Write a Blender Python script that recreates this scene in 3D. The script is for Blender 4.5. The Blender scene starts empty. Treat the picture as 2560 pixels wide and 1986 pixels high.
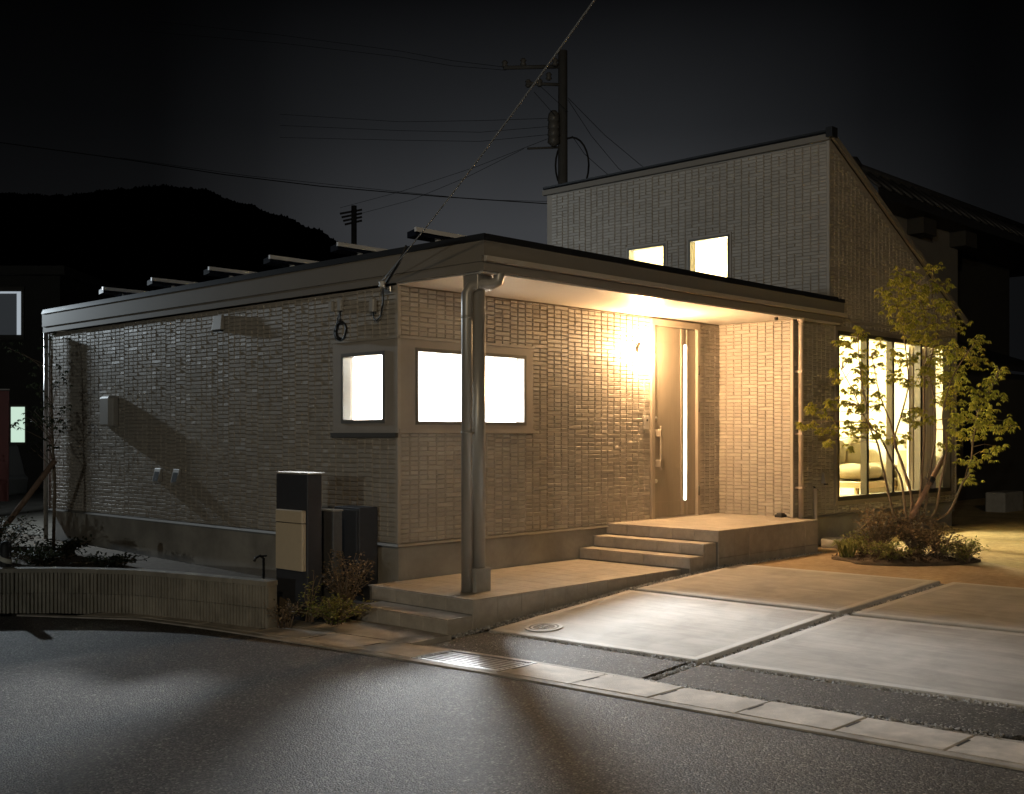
import bpy, math, random
from mathutils import Vector, Matrix
random.seed(7)
R = math.radians
scene = bpy.context.scene
COL = scene.collection

# ------------------------------------------------------------------ camera
FPX, CPX, HY, W0, H0 = 2817.0, 1280.0, 1085.0, 2560.0, 1986.0   # focal length and horizon of the photograph, in its pixels
AZ = R(43.68)
CAM = Vector((-6.8275, -7.9815, 1.65))
EX = (math.sin(AZ), math.cos(AZ)); EY = (-math.cos(AZ), math.sin(AZ))
cd = bpy.data.cameras.new('camera'); cam = bpy.data.objects.new('camera', cd); COL.objects.link(cam)
cam.location = CAM; cam.rotation_euler = (R(90), 0, AZ - R(90))
cd.sensor_width = 36; cd.lens = 36 * FPX / W0
cd.shift_y = (HY - H0 / 2) / W0
cd.clip_start = 0.05; cd.clip_end = 3000
scene.camera = cam

# ------------------------------------------------------------------ world: night sky with a faint town glow behind the house
wd = bpy.data.worlds.new('World'); scene.world = wd; wd.use_nodes = True
nt = wd.node_tree; nt.nodes.clear()
def N(t, k, **kw):
    n = t.nodes.new(k)
    for a, b in kw.items(): setattr(n, a, b)
    return n
out = N(nt, 'ShaderNodeOutputWorld'); bg = N(nt, 'ShaderNodeBackground')
tc = N(nt, 'ShaderNodeTexCoord'); sep = N(nt, 'ShaderNodeSeparateXYZ')
nt.links.new(tc.outputs['Generated'], sep.inputs[0])
rz = N(nt, 'ShaderNodeValToRGB'); nt.links.new(sep.outputs['Z'], rz.inputs[0])      # falls off with height
rz.color_ramp.elements[0].position = 0.0; rz.color_ramp.elements[0].color = (.052, .054, .058, 1)
rz.color_ramp.elements[1].position = 1.0; rz.color_ramp.elements[1].color = (.0016, .0017, .002, 1)
for p_, c_ in ((.18, (.046, .048, .052)), (.26, (.020, .0213, .0235)), (.36, (.0045, .0047, .0053)), (.6, (.002, .0021, .0024))):
    e = rz.color_ramp.elements.new(p_); e.color = (*c_, 1)
hz = N(nt, 'ShaderNodeCombineXYZ'); nt.links.new(sep.outputs['X'], hz.inputs[0]); nt.links.new(sep.outputs['Y'], hz.inputs[1])
hn = N(nt, 'ShaderNodeVectorMath', operation='NORMALIZE'); nt.links.new(hz.outputs[0], hn.inputs[0])
dot = N(nt, 'ShaderNodeVectorMath', operation='DOT_PRODUCT'); nt.links.new(hn.outputs[0], dot.inputs[0])
ga = AZ - R(2.5); dot.inputs[1].default_value = (math.cos(ga), math.sin(ga), 0)
ra_ = N(nt, 'ShaderNodeValToRGB'); nt.links.new(dot.outputs['Value'], ra_.inputs[0])                # and away from the town
ra_.color_ramp.elements[0].position = .85; ra_.color_ramp.elements[0].color = (.06, .06, .06, 1)
ra_.color_ramp.elements[1].position = 1.0; ra_.color_ramp.elements[1].color = (1, 1, 1, 1)
for p_, c_ in ((.94, .10), (.965, .28), (.988, .70)):
    e = ra_.color_ramp.elements.new(p_); e.color = (c_, c_, c_, 1)
rampa = N(nt, 'ShaderNodeMix', data_type='RGBA', blend_type='MULTIPLY'); rampa.inputs['Factor'].default_value = 1
nt.links.new(rz.outputs['Color'], rampa.inputs['A']); nt.links.new(ra_.outputs['Color'], rampa.inputs['B'])
noi = N(nt, 'ShaderNodeTexNoise'); noi.inputs['Scale'].default_value = 2.2; noi.inputs['Detail'].default_value = 3
nt.links.new(tc.outputs['Generated'], noi.inputs['Vector'])
mr = N(nt, 'ShaderNodeMapRange'); mr.inputs[1].default_value = .3; mr.inputs[2].default_value = .7; mr.inputs[3].default_value = .8; mr.inputs[4].default_value = 1.2
nt.links.new(noi.outputs['Fac'], mr.inputs[0])
mul = N(nt, 'ShaderNodeVectorMath', operation='SCALE')
nt.links.new(rampa.outputs['Result'], mul.inputs[0]); nt.links.new(mr.outputs[0], mul.inputs['Scale'])
nt.links.new(mul.outputs[0], bg.inputs['Color']); bg.inputs['Strength'].default_value = 0.46
nt.links.new(bg.outputs[0], out.inputs[0])

# ------------------------------------------------------------------ exposure and sampling
vs = scene.view_settings; vs.view_transform = 'Standard'; vs.look = 'None'; vs.exposure = 1.15; vs.gamma = 1.0; vs.use_curve_mapping = False
scene.render.engine = 'CYCLES'
cy = scene.cycles
cy.use_denoising = True
cy.max_bounces = 8; cy.diffuse_bounces = 5; cy.glossy_bounces = 3; cy.transmission_bounces = 6; cy.transparent_max_bounces = 12
cy.sample_clamp_indirect = 6.0; cy.caustics_reflective = False; cy.caustics_refractive = False

# ------------------------------------------------------------------ picture <-> place helpers (used once, to read positions off the photograph)
def ray(x, y):
    u = (x - CPX) / FPX; v = (HY - y) / FPX
    return Vector((u * EX[0] + EX[1], u * EY[0] + EY[1], v))
def at_depth(x, y, d): return CAM + ray(x, y) * d
def project(p):
    ux, uy = p[0] - CAM.x, p[1] - CAM.y
    d = ux * EX[1] + uy * EY[1]; l = ux * EX[0] + uy * EY[0]
    return CPX + FPX * l / d, HY - FPX * (p[2] - CAM.z) / d, d

# ------------------------------------------------------------------ materials
MATS = {}
def principled(name):
    m = bpy.data.materials.new(name); m.use_nodes = True
    t = m.node_tree; b = t.nodes['Principled BSDF']; MATS[name] = m
    return m, t, b
def mat(name, col, rough=.7, metal=0, var=.15, scale=6.0, bump=0.0, bscale=60.0, spec=.5, island=0.0, detail=6, col2=None, stretch=None, coat=0, stain=0, sscale=1.1):
    m, t, b = principled(name)
    b.inputs['Roughness'].default_value = rough; b.inputs['Metallic'].default_value = metal
    b.inputs['Specular IOR Level'].default_value = spec
    if coat: b.inputs['Coat Weight'].default_value = coat
    co = N(t, 'ShaderNodeTexCoord'); src = co.outputs['Object']
    geo = N(t, 'ShaderNodeNewGeometry'); src = geo.outputs['Position']
    if stretch:
        mp = N(t, 'ShaderNodeMapping'); mp.inputs['Scale'].default_value = stretch
        t.links.new(src, mp.inputs['Vector']); src = mp.outputs[0]
    n1 = N(t, 'ShaderNodeTexNoise'); n1.inputs['Scale'].default_value = scale; n1.inputs['Detail'].default_value = detail; n1.inputs['Roughness'].default_value = .65
    t.links.new(src, n1.inputs['Vector'])
    rp = N(t, 'ShaderNodeMapRange'); rp.inputs[1].default_value = .28; rp.inputs[2].default_value = .72
    t.links.new(n1.outputs['Fac'], rp.inputs[0])
    mx = N(t, 'ShaderNodeMix', data_type='RGBA')
    c = Vector(col); c2 = Vector(col2) if col2 else None
    mx.inputs['A'].default_value = (*(c * (1 - var) if not col2 else c), 1)
    mx.inputs['B'].default_value = (*(c * (1 + var) if not col2 else c2), 1)
    t.links.new(rp.outputs[0], mx.inputs['Factor'])
    last = mx.outputs['Result']
    if stain:
        n3 = N(t, 'ShaderNodeTexNoise'); n3.inputs['Scale'].default_value = sscale; n3.inputs['Detail'].default_value = 9; n3.inputs['Roughness'].default_value = .62; n3.inputs['Distortion'].default_value = .4
        t.links.new(geo.outputs['Position'], n3.inputs['Vector'])
        m3 = N(t, 'ShaderNodeMapRange'); m3.inputs[1].default_value = .36; m3.inputs[2].default_value = .62; m3.inputs[3].default_value = 1 - stain; m3.inputs[4].default_value = 1.08
        t.links.new(n3.outputs['Fac'], m3.inputs[0])
        s3 = N(t, 'ShaderNodeVectorMath', operation='SCALE'); t.links.new(last, s3.inputs[0]); t.links.new(m3.outputs[0], s3.inputs['Scale']); last = s3.outputs[0]
    if island:
        oi = N(t, 'ShaderNodeObjectInfo')
        ad = N(t, 'ShaderNodeMath', operation='ADD'); fr = N(t, 'ShaderNodeMath', operation='FRACT')
        t.links.new(geo.outputs['Random Per Island'], ad.inputs[0]); t.links.new(oi.outputs['Random'], ad.inputs[1]); t.links.new(ad.outputs[0], fr.inputs[0])
        m2 = N(t, 'ShaderNodeMapRange'); m2.inputs[3].default_value = 1 - island; m2.inputs[4].default_value = 1 + island
        t.links.new(fr.outputs[0], m2.inputs[0])
        sc = N(t, 'ShaderNodeVectorMath', operation='SCALE'); t.links.new(last, sc.inputs[0]); t.links.new(m2.outputs[0], sc.inputs['Scale'])
        last = sc.outputs[0]
    t.links.new(last, b.inputs['Base Color'])
    if bump:
        n2 = N(t, 'ShaderNodeTexNoise'); n2.inputs['Scale'].default_value = bscale; n2.inputs['Detail'].default_value = 4
        t.links.new(src, n2.inputs['Vector'])
        bp = N(t, 'ShaderNodeBump'); bp.inputs['Strength'].default_value = bump; bp.inputs['Distance'].default_value = .01
        t.links.new(n2.outputs['Fac'], bp.inputs['Height']); t.links.new(bp.outputs[0], b.inputs['Normal'])
    return m
def emit(name, col, s):
    m, t, b = principled(name)
    b.inputs['Base Color'].default_value = (.06, .06, .06, 1)
    b.inputs['Emission Color'].default_value = (*col, 1); b.inputs['Emission Strength'].default_value = s
    return m
def leafmat(name, col, col2, trans=.35):
    m, t, b = principled(name)
    geo = N(t, 'ShaderNodeNewGeometry')
    mx = N(t, 'ShaderNodeMix', data_type='RGBA'); mx.inputs['A'].default_value = (*col, 1); mx.inputs['B'].default_value = (*col2, 1)
    t.links.new(geo.outputs['Random Per Island'], mx.inputs['Factor'])
    t.links.new(mx.outputs['Result'], b.inputs['Base Color']); b.inputs['Roughness'].default_value = .55; b.inputs['Specular IOR Level'].default_value = .3
    tr = N(t, 'ShaderNodeBsdfTranslucent'); t.links.new(mx.outputs['Result'], tr.inputs['Color'])
    ms = N(t, 'ShaderNodeMixShader'); ms.inputs[0].default_value = trans
    o = t.nodes['Material Output']; t.links.new(b.outputs[0], ms.inputs[1]); t.links.new(tr.outputs[0], ms.inputs[2]); t.links.new(ms.outputs[0], o.inputs[0])
    return m
def glassmat(name, tint=(1, 1, 1), refl=.08):
    m, t, b = principled(name)
    t.nodes.remove(b); o = t.nodes['Material Output']
    tr = N(t, 'ShaderNodeBsdfTransparent'); tr.inputs[0].default_value = (*tint, 1)
    gl = N(t, 'ShaderNodeBsdfGlossy'); gl.inputs['Roughness'].default_value = .02
    fr = N(t, 'ShaderNodeLayerWeight'); fr.inputs['Blend'].default_value = .15
    pw = N(t, 'ShaderNodeMath', operation='POWER'); pw.inputs[1].default_value = 4.0; fr.inputs['Blend'].default_value = .5; t.links.new(fr.outputs['Facing'], pw.inputs[0])
    ma = N(t, 'ShaderNodeMath', operation='MULTIPLY_ADD'); ma.inputs[1].default_value = .7; ma.inputs[2].default_value = .05; t.links.new(pw.outputs[0], ma.inputs[0])
    ms = N(t, 'ShaderNodeMixShader'); t.links.new(ma.outputs[0], ms.inputs[0])
    t.links.new(tr.outputs[0], ms.inputs[1]); t.links.new(gl.outputs[0], ms.inputs[2]); t.links.new(ms.outputs[0], o.inputs[0])
    return m

mat('siding', (.37, .335, .29), .55, var=.08, scale=9, bump=.25, bscale=90, island=.07, spec=.5, stain=.10, sscale=.9)
mat('siding_groove', (.32, .285, .245), .8, var=.1)
mat('siding_flat', (.33, .295, .255), .55, var=.06, bump=.08, bscale=120)
mat('corner_trim', (.36, .325, .28), .5, var=.05)
mat('foundation', (.33, .315, .29), .85, var=.14, scale=2.5, bump=.12, bscale=40, stain=.25, sscale=1.7)
mat('drip', (.42, .40, .37), .35, metal=.6, var=.05)
mat('fascia', (.21, .19, .165), .7, var=.05, scale=2, spec=.2)
mat('gutter_metal', (.46, .41, .35), .35, var=.05)  # lightened to carry the brighter light on the front eave
mat('roof_black', (.018, .019, .022), .45, var=.2)
mat('soffit', (.62, .58, .53), .33, var=.04, scale=3, bump=.06, bscale=150)
mat('frame_metal', (.20, .19, .17), .35, metal=.5, var=.06)
mat('frame_dark', (.10, .09, .075), .4, metal=.4, var=.06)
mat('pipe', (.31, .295, .27), .36, metal=.25, var=.05, scale=3)
mat('downpipe_warm', (.50, .42, .35), .4, var=.04)
mat('door_panel', (.30, .26, .21), .38, metal=.25, var=.07, scale=30, stretch=(1, 1, .06))
mat('door_frame', (.40, .35, .29), .35, metal=.3, var=.05)
mat('grate_steel', (.36, .36, .36), .45, metal=.7, var=.15, scale=25)
mat('steel', (.62, .60, .57), .28, metal=.9, var=.05)
mat('porch_tile', (.40, .36, .31), .62, var=.13, scale=14, bump=.15, bscale=150, island=.06, stain=.14, sscale=2.2)
mat('porch_core', (.20, .185, .165), .9, var=.1)
mat('concrete', (.42, .40, .37), .8, var=.13, scale=6, bump=.3, bscale=160, stretch=(3.0, .25, 1), stain=.20, sscale=2.2)
mat('concrete_edge', (.50, .48, .45), .75, var=.1, scale=8, bump=.06)
mat('kerb', (.55, .50, .44), .8, var=.16, scale=9, bump=.3, bscale=110, island=.07, stain=.3, sscale=3.5)
mat('kerb_lip', (.42, .385, .34), .82, var=.18, scale=9, bump=.25, stain=.35, sscale=3)
def asphalt(name, base, hi, seed):
    m, t, b = principled(name)
    geo = N(t, 'ShaderNodeNewGeometry'); mp = N(t, 'ShaderNodeMapping'); mp.inputs['Location'].default_value = (seed, seed * 2, 0); t.links.new(geo.outputs['Position'], mp.inputs[0])
    v = N(t, 'ShaderNodeTexVoronoi'); v.inputs['Scale'].default_value = 95; t.links.new(mp.outputs[0], v.inputs['Vector'])
    sp = N(t, 'ShaderNodeSeparateColor'); t.links.new(v.outputs['Color'], sp.inputs[0])
    cr = N(t, 'ShaderNodeValToRGB'); t.links.new(sp.outputs[0], cr.inputs[0])
    c = Vector(base)
    cr.color_ramp.elements[0].color = (*(c * .35), 1); cr.color_ramp.elements[1].color = (*Vector(hi), 1)
    for p_, f_ in ((.5, .8), (.85, 1.5), (.95, 2.4)):
        e = cr.color_ramp.elements.new(p_); e.color = (*(c * f_), 1)
    n1 = N(t, 'ShaderNodeTexNoise'); n1.inputs['Scale'].default_value = 1.3; n1.inputs['Detail'].default_value = 7; t.links.new(mp.outputs[0], n1.inputs['Vector'])
    r1 = N(t, 'ShaderNodeMapRange'); r1.inputs[1].default_value = .3; r1.inputs[2].default_value = .7; r1.inputs[3].default_value = .72; r1.inputs[4].default_value = 1.28; t.links.new(n1.outputs['Fac'], r1.inputs[0])
    sc = N(t, 'ShaderNodeVectorMath', operation='SCALE'); t.links.new(cr.outputs[0], sc.inputs[0]); t.links.new(r1.outputs[0], sc.inputs['Scale']); t.links.new(sc.outputs[0], b.inputs['Base Color'])
    b.inputs['Roughness'].default_value = .75; b.inputs['Specular IOR Level'].default_value = .45
    bp = N(t, 'ShaderNodeBump'); bp.inputs['Strength'].default_value = 1.0; bp.inputs['Distance'].default_value = .006; bp.invert = True
    t.links.new(v.outputs['Distance'], bp.inputs['Height']); t.links.new(bp.outputs[0], b.inputs['Normal'])
asphalt('asphalt', (.074, .067, .059), (.27, .25, .225), 0.0)
asphalt('asphalt_fresh', (.053, .0505, .047), (.34, .325, .30), 3.7)
mat('gravel', (.32, .31, .30), .75, var=.3, scale=12, island=.45)
mat('ground', (.09, .08, .065), .95, var=.35, scale=3, bump=.4, bscale=30)
mat('soil', (.31, .22, .125), .95, var=.3, scale=14, bump=.9, bscale=70, col2=(.48, .37, .24), stain=.2)
mat('lawn', (.36, .26, .115), .95, var=.3, scale=16, bump=1.2, bscale=90, col2=(.60, .46, .24), stain=.25, sscale=2)
mat('mulch', (.07, .045, .03), .95, var=.4, scale=30, bump=.8, bscale=80, island=.4)
mat('bed_soil', (.10, .075, .05), .95, var=.4, scale=12, bump=.7, bscale=50)
mat('block', (.30, .275, .23), .9, var=.16, scale=8, bump=.3, bscale=120, island=.08, stain=.3, sscale=2.5)
mat('navy', (.044, .047, .058), .6, var=.10, scale=20, bump=.12, bscale=200)
mat('navy_light', (.11, .115, .125), .55, var=.08, scale=20, bump=.1, bscale=200)
mat('mailbox', (.66, .55, .40), .45, var=.04, scale=20)
mat('dark_gap', (.01, .01, .01), .9, var=.1)
mat('plastic_white', (.55, .54, .52), .45, var=.04)
mat('plastic_grey', (.34, .32, .29), .5, var=.05)
mat('rubber', (.015, .015, .016), .6, var=.1)
mat('bark', (.19, .14, .095), .85, var=.25, scale=30, bump=.3, bscale=90)
mat('stake', (.30, .19, .13), .85, var=.2, scale=15, bump=.2, bscale=60)
mat('interior', (.82, .80, .76), .8, var=.02)
mat('interior_living', (.60, .56, .42), .8, var=.02)
mat('floor_wood', (.42, .30, .19), .45, var=.15, scale=3, stretch=(1, 8, 1))
mat('sofa_fabric', (.20, .17, .10), .9, var=.08, scale=40, bump=.2, bscale=200)
mat('wood_light', (.30, .22, .11), .5, var=.12, scale=4, stretch=(8, 1, 1))
mat('curtain', (.62, .55, .47), .9, var=.05, scale=20)
mat('cabinet', (.30, .27, .17), .5, var=.04)
mat('solar_cell', (.010, .012, .022), .2, var=.2)
mat('aluminium', (.78, .78, .80), .4, metal=.1, var=.05)
mat('pole_concrete', (.16, .158, .154), .85, var=.15, scale=3, bump=.1)
mat('wire', (.02, .02, .02), .6, var=.1)
mat('cable_pale', (.26, .26, .255), 1.0, spec=0, var=.1)
mat('ceramic', (.20, .19, .18), .35, var=.1)
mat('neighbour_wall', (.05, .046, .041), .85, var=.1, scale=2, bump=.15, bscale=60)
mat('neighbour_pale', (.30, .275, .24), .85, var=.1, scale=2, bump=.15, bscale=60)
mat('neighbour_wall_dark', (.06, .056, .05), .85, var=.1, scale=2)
mat('roof_tile', (.035, .035, .038), .5, var=.25, scale=6, island=.2)
mat('stone', (.27, .26, .24), .9, var=.2, scale=6, bump=.3, bscale=40)
mat('hill_wood', (.010, .012, .009), 1.0, var=.5, scale=.3)
mat('red_sign', (.14, .02, .018), .5, var=.08)
mat('sign_white', (.7, .7, .68), .5, var=.05)
mat('yellow_band', (.62, .60, .52), .5, var=.06)
mat('band_black', (.02, .018, .018), .6, var=.1)
mat('car_white', (.55, .58, .57), .3, var=.03)
leafmat('maple_leaf', (.25, .28, .04), (.62, .57, .13), .26)
leafmat('shrub_leaf', (.10, .075, .04), (.38, .28, .17), .2)
leafmat('shrub_green', (.12, .15, .04), (.38, .36, .11), .25)
leafmat('grass_leaf', (.11, .15, .04), (.27, .25, .08), .3)
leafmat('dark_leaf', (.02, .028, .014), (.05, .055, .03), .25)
glassmat('glass')
m_, t_, b_ = principled('frosted'); tr_ = N(t_, 'ShaderNodeBsdfTranslucent'); tr_.inputs['Color'].default_value = (.85, .92, .86, 1); t_.links.new(tr_.outputs[0], t_.nodes['Material Output'].inputs[0])
emit('lamp_cool', (.90, .96, 1.0), 1060)
emit('lamp_warm', (1.0, .61, .29), 540)
emit('lamp_living', (1.0, .90, .56), 620)
emit('lamp_hall', (.95, 1.0, .86), 1200)
emit('lamp_window', (.75, 1.0, .82), .35)
emit('street_led', (.80, .92, 1.0), 2900)
emit('street_warm', (.96, 1.0, .92), 1500)
emit('fill_amber', (1.0, .77, .47), 2150)
emit('glass_glow', (.75, .85, .95), .012)
emit('curtain_glow', (.80, .90, 1.0), .20)

# ------------------------------------------------------------------ mesh helpers
class MB:
    def __init__(s): s.v = []; s.f = []; s.m = []; s.smooth = []
    def quad(s, a, b, c, d, mi=0):
        i = len(s.v); s.v += [tuple(a), tuple(b), tuple(c), tuple(d)]; s.f.append((i, i + 1, i + 2, i + 3)); s.m.append(mi); s.smooth.append(False)
    def tri(s, a, b, c, mi=0):
        i = len(s.v); s.v += [tuple(a), tuple(b), tuple(c)]; s.f.append((i, i + 1, i + 2)); s.m.append(mi); s.smooth.append(False)
    def hexa(s, p, mi=0):       # eight points: bottom ring then top ring, both counter-clockwise from above
        i = len(s.v); s.v += [tuple(q) for q in p]
        for f in ((3, 2, 1, 0), (4, 5, 6, 7), (0, 1, 5, 4), (1, 2, 6, 5), (2, 3, 7, 6), (3, 0, 4, 7)):
            s.f.append(tuple(i + k for k in f)); s.m.append(mi); s.smooth.append(False)
        return s
    def box(s, x0, x1, y0, y1, z0, z1, mi=0):
        return s.hexa([(x0, y0, z0), (x1, y0, z0), (x1, y1, z0), (x0, y1, z0), (x0, y0, z1), (x1, y0, z1), (x1, y1, z1), (x0, y1, z1)], mi)
    def cbox(s, x0, x1, y0, y1, z0, z1, b=.006, mi=0):    # box with chamfered upright edges and top
        def ring(z, d): return [(x0 + d + b, y0 + d, z), (x1 - d - b, y0 + d, z), (x1 - d, y0 + d + b, z), (x1 - d, y1 - d - b, z), (x1 - d - b, y1 - d, z), (x0 + d + b, y1 - d, z), (x0 + d, y1 - d - b, z), (x0 + d, y0 + d + b, z)]
        return s.loft([ring(z0, 0), ring(z1 - b, 0), ring(z1, b)], mi)
    def loft(s, rings, mi=0, cap=True, smooth=False):
        i0 = len(s.v); n = len(rings[0])
        for r in rings: s.v += [tuple(q) for q in r]
        for k in range(len(rings) - 1):
            for j in range(n):
                a = i0 + k * n + j; b = i0 + k * n + (j + 1) % n
                s.f.append((a, b, b + n, a + n)); s.m.append(mi); s.smooth.append(smooth)
        if cap:
            s.f.append(tuple(i0 + j for j in reversed(range(n)))); s.m.append(mi); s.smooth.append(False)
            e = i0 + (len(rings) - 1) * n
            s.f.append(tuple(e + j for j in range(n))); s.m.append(mi); s.smooth.append(False)
        return s
    def tube(s, pts, rad, n=8, mi=0, smooth=True):
        pts = [Vector(p) for p in pts]; rr = rad if isinstance(rad, (list, tuple)) else [rad] * len(pts)
        rings = []; up = None
        for k, p in enumerate(pts):
            d = (pts[min(k + 1, len(pts) - 1)] - pts[max(k - 1, 0)]).normalized()
            if up is None:
                up = Vector((0, 0, 1)) if abs(d.z) < .9 else Vector((1, 0, 0))
            a = d.cross(up); a = a.normalized() if a.length > 1e-6 else d.orthogonal().normalized()
            b = a.cross(d).normalized(); up = b
            rings.append([p + (a * math.cos(2 * math.pi * j / n) + b * math.sin(2 * math.pi * j / n)) * rr[k] for j in range(n)])
        return s.loft(rings, mi, True, smooth)
    def lathe(s, c, prof, n=20, mi=0, axis='z', smooth=True):
        rings = []
        for r, h in prof:
            ring = []
            for j in range(n):
                a = 2 * math.pi * j / n; u, v = r * math.cos(a), r * math.sin(a)
                ring.append((c[0] + u, c[1] + v, c[2] + h) if axis == 'z' else ((c[0] + u, c[1] - h, c[2] + v) if axis == 'y' else (c[0] - h, c[1] + v, c[2] + u)))
            rings.append(ring)
        return s.loft(rings, mi, True, smooth)
    def build(s, name, mats, parent=None, bevel=0):
        me = bpy.data.meshes.new(name); me.from_pydata(s.v, [], s.f)
        for m in (mats if isinstance(mats, (list, tuple)) else [mats]): me.materials.append(MATS[m])
        me.polygons.foreach_set('material_index', s.m); me.polygons.foreach_set('use_smooth', s.smooth)
        me.update()
        return link(name, me, parent, bevel)
def link(name, me, parent=None, bevel=0):
    o = bpy.data.objects.new(name, me); COL.objects.link(o)
    if parent is not None:
        o.parent = parent; o.matrix_parent_inverse = Matrix.Translation(parent.location).inverted() if parent.type == 'EMPTY' else Matrix()
    if bevel:
        md = o.modifiers.new('bevel', 'BEVEL'); md.width = bevel; md.segments = 2; md.limit_method = 'ANGLE'; md.angle_limit = R(40)
    return o
def tag(o, label=None, cat=None, group=None, kind=None):
    if label: o['label'] = label
    if cat: o['category'] = cat
    if group: o['group'] = group
    if kind: o['kind'] = kind
    return o
def thing(name, label, cat, loc, group=None):
    o = bpy.data.objects.new(name, None); COL.objects.link(o); o.location = loc; o.empty_display_size = .2
    return tag(o, label, cat, group)
def structure(o): o['kind'] = 'structure'; return o

# ------------------------------------------------------------------ dimensions of the place (metres; origin at the house corner, x along the front, y along the left side)
XI, F, X2, XE = 5.34, -1.04, 6.24, 10.17
ZP, ZS, ZB = .645, 3.03, .63              # porch floor, soffit, siding bottom
def gz(x): return 0.0 if x < -1.02 else min(.30, max(0.0, .05 + .07 * (x + .3)))
EDGE = [(-.60, -12.), (-1.114, -6.), (-1.344, -2.63), (-1.56, -.9), (-1.70, .3), (-1.90, 1.3), (-2.55, 2.3), (-4.2, 3.7), (-9., 6.3), (-30., 14.)]   # road edge
def edge_x(y):
    for (xa, ya), (xb, yb) in zip(EDGE, EDGE[1:]):
        if ya <= y <= yb: return xa + (xb - xa) * (y - ya) / (yb - ya)
    return EDGE[0][0]

# ================================================================== SETTING
m = MB(); m.quad((-900, -900, -.07), (900, -900, -.07), (900, 900, -.07), (-900, 900, -.07))
structure(m.build('ground', 'ground'))
# road: asphalt sheet up to the gutter
m = MB()
pl = [(x, y) for x, y in EDGE]
for (xa, ya), (xb, yb) in zip(pl, pl[1:]): m.quad((xa - 26, ya, 0), (xa, ya, 0), (xb, yb, 0), (xb - 26, yb, 0))
structure(m.build('road', 'asphalt'))
# yard terrain that rises from the gutter to the house
m = MB()
ys = [-12 + i * 1.0 for i in range(31)]; xs = [-1.0, -.6, -.3, .5, 1.5, 2.5, 3.28, 4.5, 8, 14, 40]
for a in range(len(xs) - 1):
    for b in range(len(ys) - 1):
        x0, x1, y0, y1 = xs[a], xs[a + 1], ys[b], ys[b + 1]
        m.quad((x0, y0, gz(x0) - .05), (x1, y0, gz(x1) - .05), (x1, y1, gz(x1) - .05), (x0, y1, gz(x0) - .05))
structure(m.build('yard', 'ground'))
# bare soil and thin lawn beyond the driveway
def patch(name, pts, mt, dz, sub=1):
    m = MB(); i = len(m.v)
    m.v += [(x, y, gz(x) + dz) for x, y in pts]; m.f.append(tuple(range(len(pts)))); m.m.append(0); m.smooth.append(False)
    return structure(m.build(name, mt))
patch('bare_soil', [(3.28, -1.5), (3.33, -3.6), (3.40, -4.6), (3.9, -4.9), (5.2, -3.6), (6.2, -2.2), (6.4, -1.2), (5.17, -1.2), (5.17, -1.5)], 'soil', -.022)
patch('lawn', [(3.36, -12), (40, -12), (40, 4), (10.2, 4), (10.2, -1.1), (5.3, -1.1), (4.2, -1.9), (3.4, -3.8)], 'lawn', -.030)

# gutter with concrete cover blocks along the road
def pt_edge(y, off):   # point off metres inside the road edge
    return (edge_x(y) + off, y)
gut = thing('gutter', 'concrete gutter of pale cover blocks along the road edge', 'gutter', (-1.3, -3, 0)); structure(gut); del gut['category']
m = MB()
yy = [-11.5 + .5 * i for i in range(26)] + [1.3, 1.8, 2.3]
yy = [y for y in yy if y <= 2.3]
for ya, yb in zip(yy, yy[1:]):
    m.hexa([(edge_x(ya), ya, -.1), (edge_x(ya) + .055, ya, -.1), (edge_x(yb) + .055, yb, -.1), (edge_x(yb), yb, -.1),
            (edge_x(ya), ya, .012), (edge_x(ya) + .055, ya, .016), (edge_x(yb) + .055, yb, .016), (edge_x(yb), yb, .012)])
m.build('gutter_lip', 'kerb_lip', gut)
m = MB()
for ya, yb in zip(yy, yy[1:]):
    m.hexa([(edge_x(ya) + .06, ya, -.1), (edge_x(ya) + .50, ya, -.1), (edge_x(yb) + .50, yb, -.1), (edge_x(yb) + .06, yb, -.1),
            (edge_x(ya) + .06, ya, -.03), (edge_x(ya) + .50, ya, -.03), (edge_x(yb) + .50, yb, -.03), (edge_x(yb) + .06, yb, -.03)])
m.build('gutter_channel', 'dark_gap', gut)
joints = [-1.75 + .605 * k for k in range(1, 7)]
blocks = []
y = -1.755
for k in range(6): blocks.append((y + .603 * k, y + .603 * (k + 1)))
y = -2.56
for k in range(14): blocks.append((y - .603 * (k + 1), y - .603 * k))
for ya, yb in blocks:
    if ya > 2.2: continue
    g = .004; dz = random.uniform(-.003, .003)
    xa0, xa1, xb0, xb1 = edge_x(ya) + .068, edge_x(ya) + .470, edge_x(yb) + .068, edge_x(yb) + .470
    m = MB(); b = .006
    def ring(z, d): return [(xa0 + d, ya + g + d, z), (xa1 - d, ya + g + d, z), (xb1 - d, yb - g - d, z), (xb0 + d, yb - g - d, z)]
    # the cover has a lifting slot in its far edge: two lobes beside a notch
    m.loft([ring(-.04, 0), ring(.012 + dz, 0), ring(.018 + dz, b)])
    xm = (xb0 + xb1) / 2
    m.hexa([(xm - .085, yb - .026, .0185 + dz), (xm + .085, yb - .026, .0185 + dz), (xm + .085, yb - .010, .0185 + dz), (xm - .085, yb - .010, .0185 + dz),
            (xm - .085, yb - .026, .0195 + dz), (xm + .085, yb - .026, .0195 + dz), (xm + .085, yb - .010, .0195 + dz), (xm - .085, yb - .010, .0195 + dz)], 1)
    m.build('cover_block', ['kerb', 'dark_gap'], gut)
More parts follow.
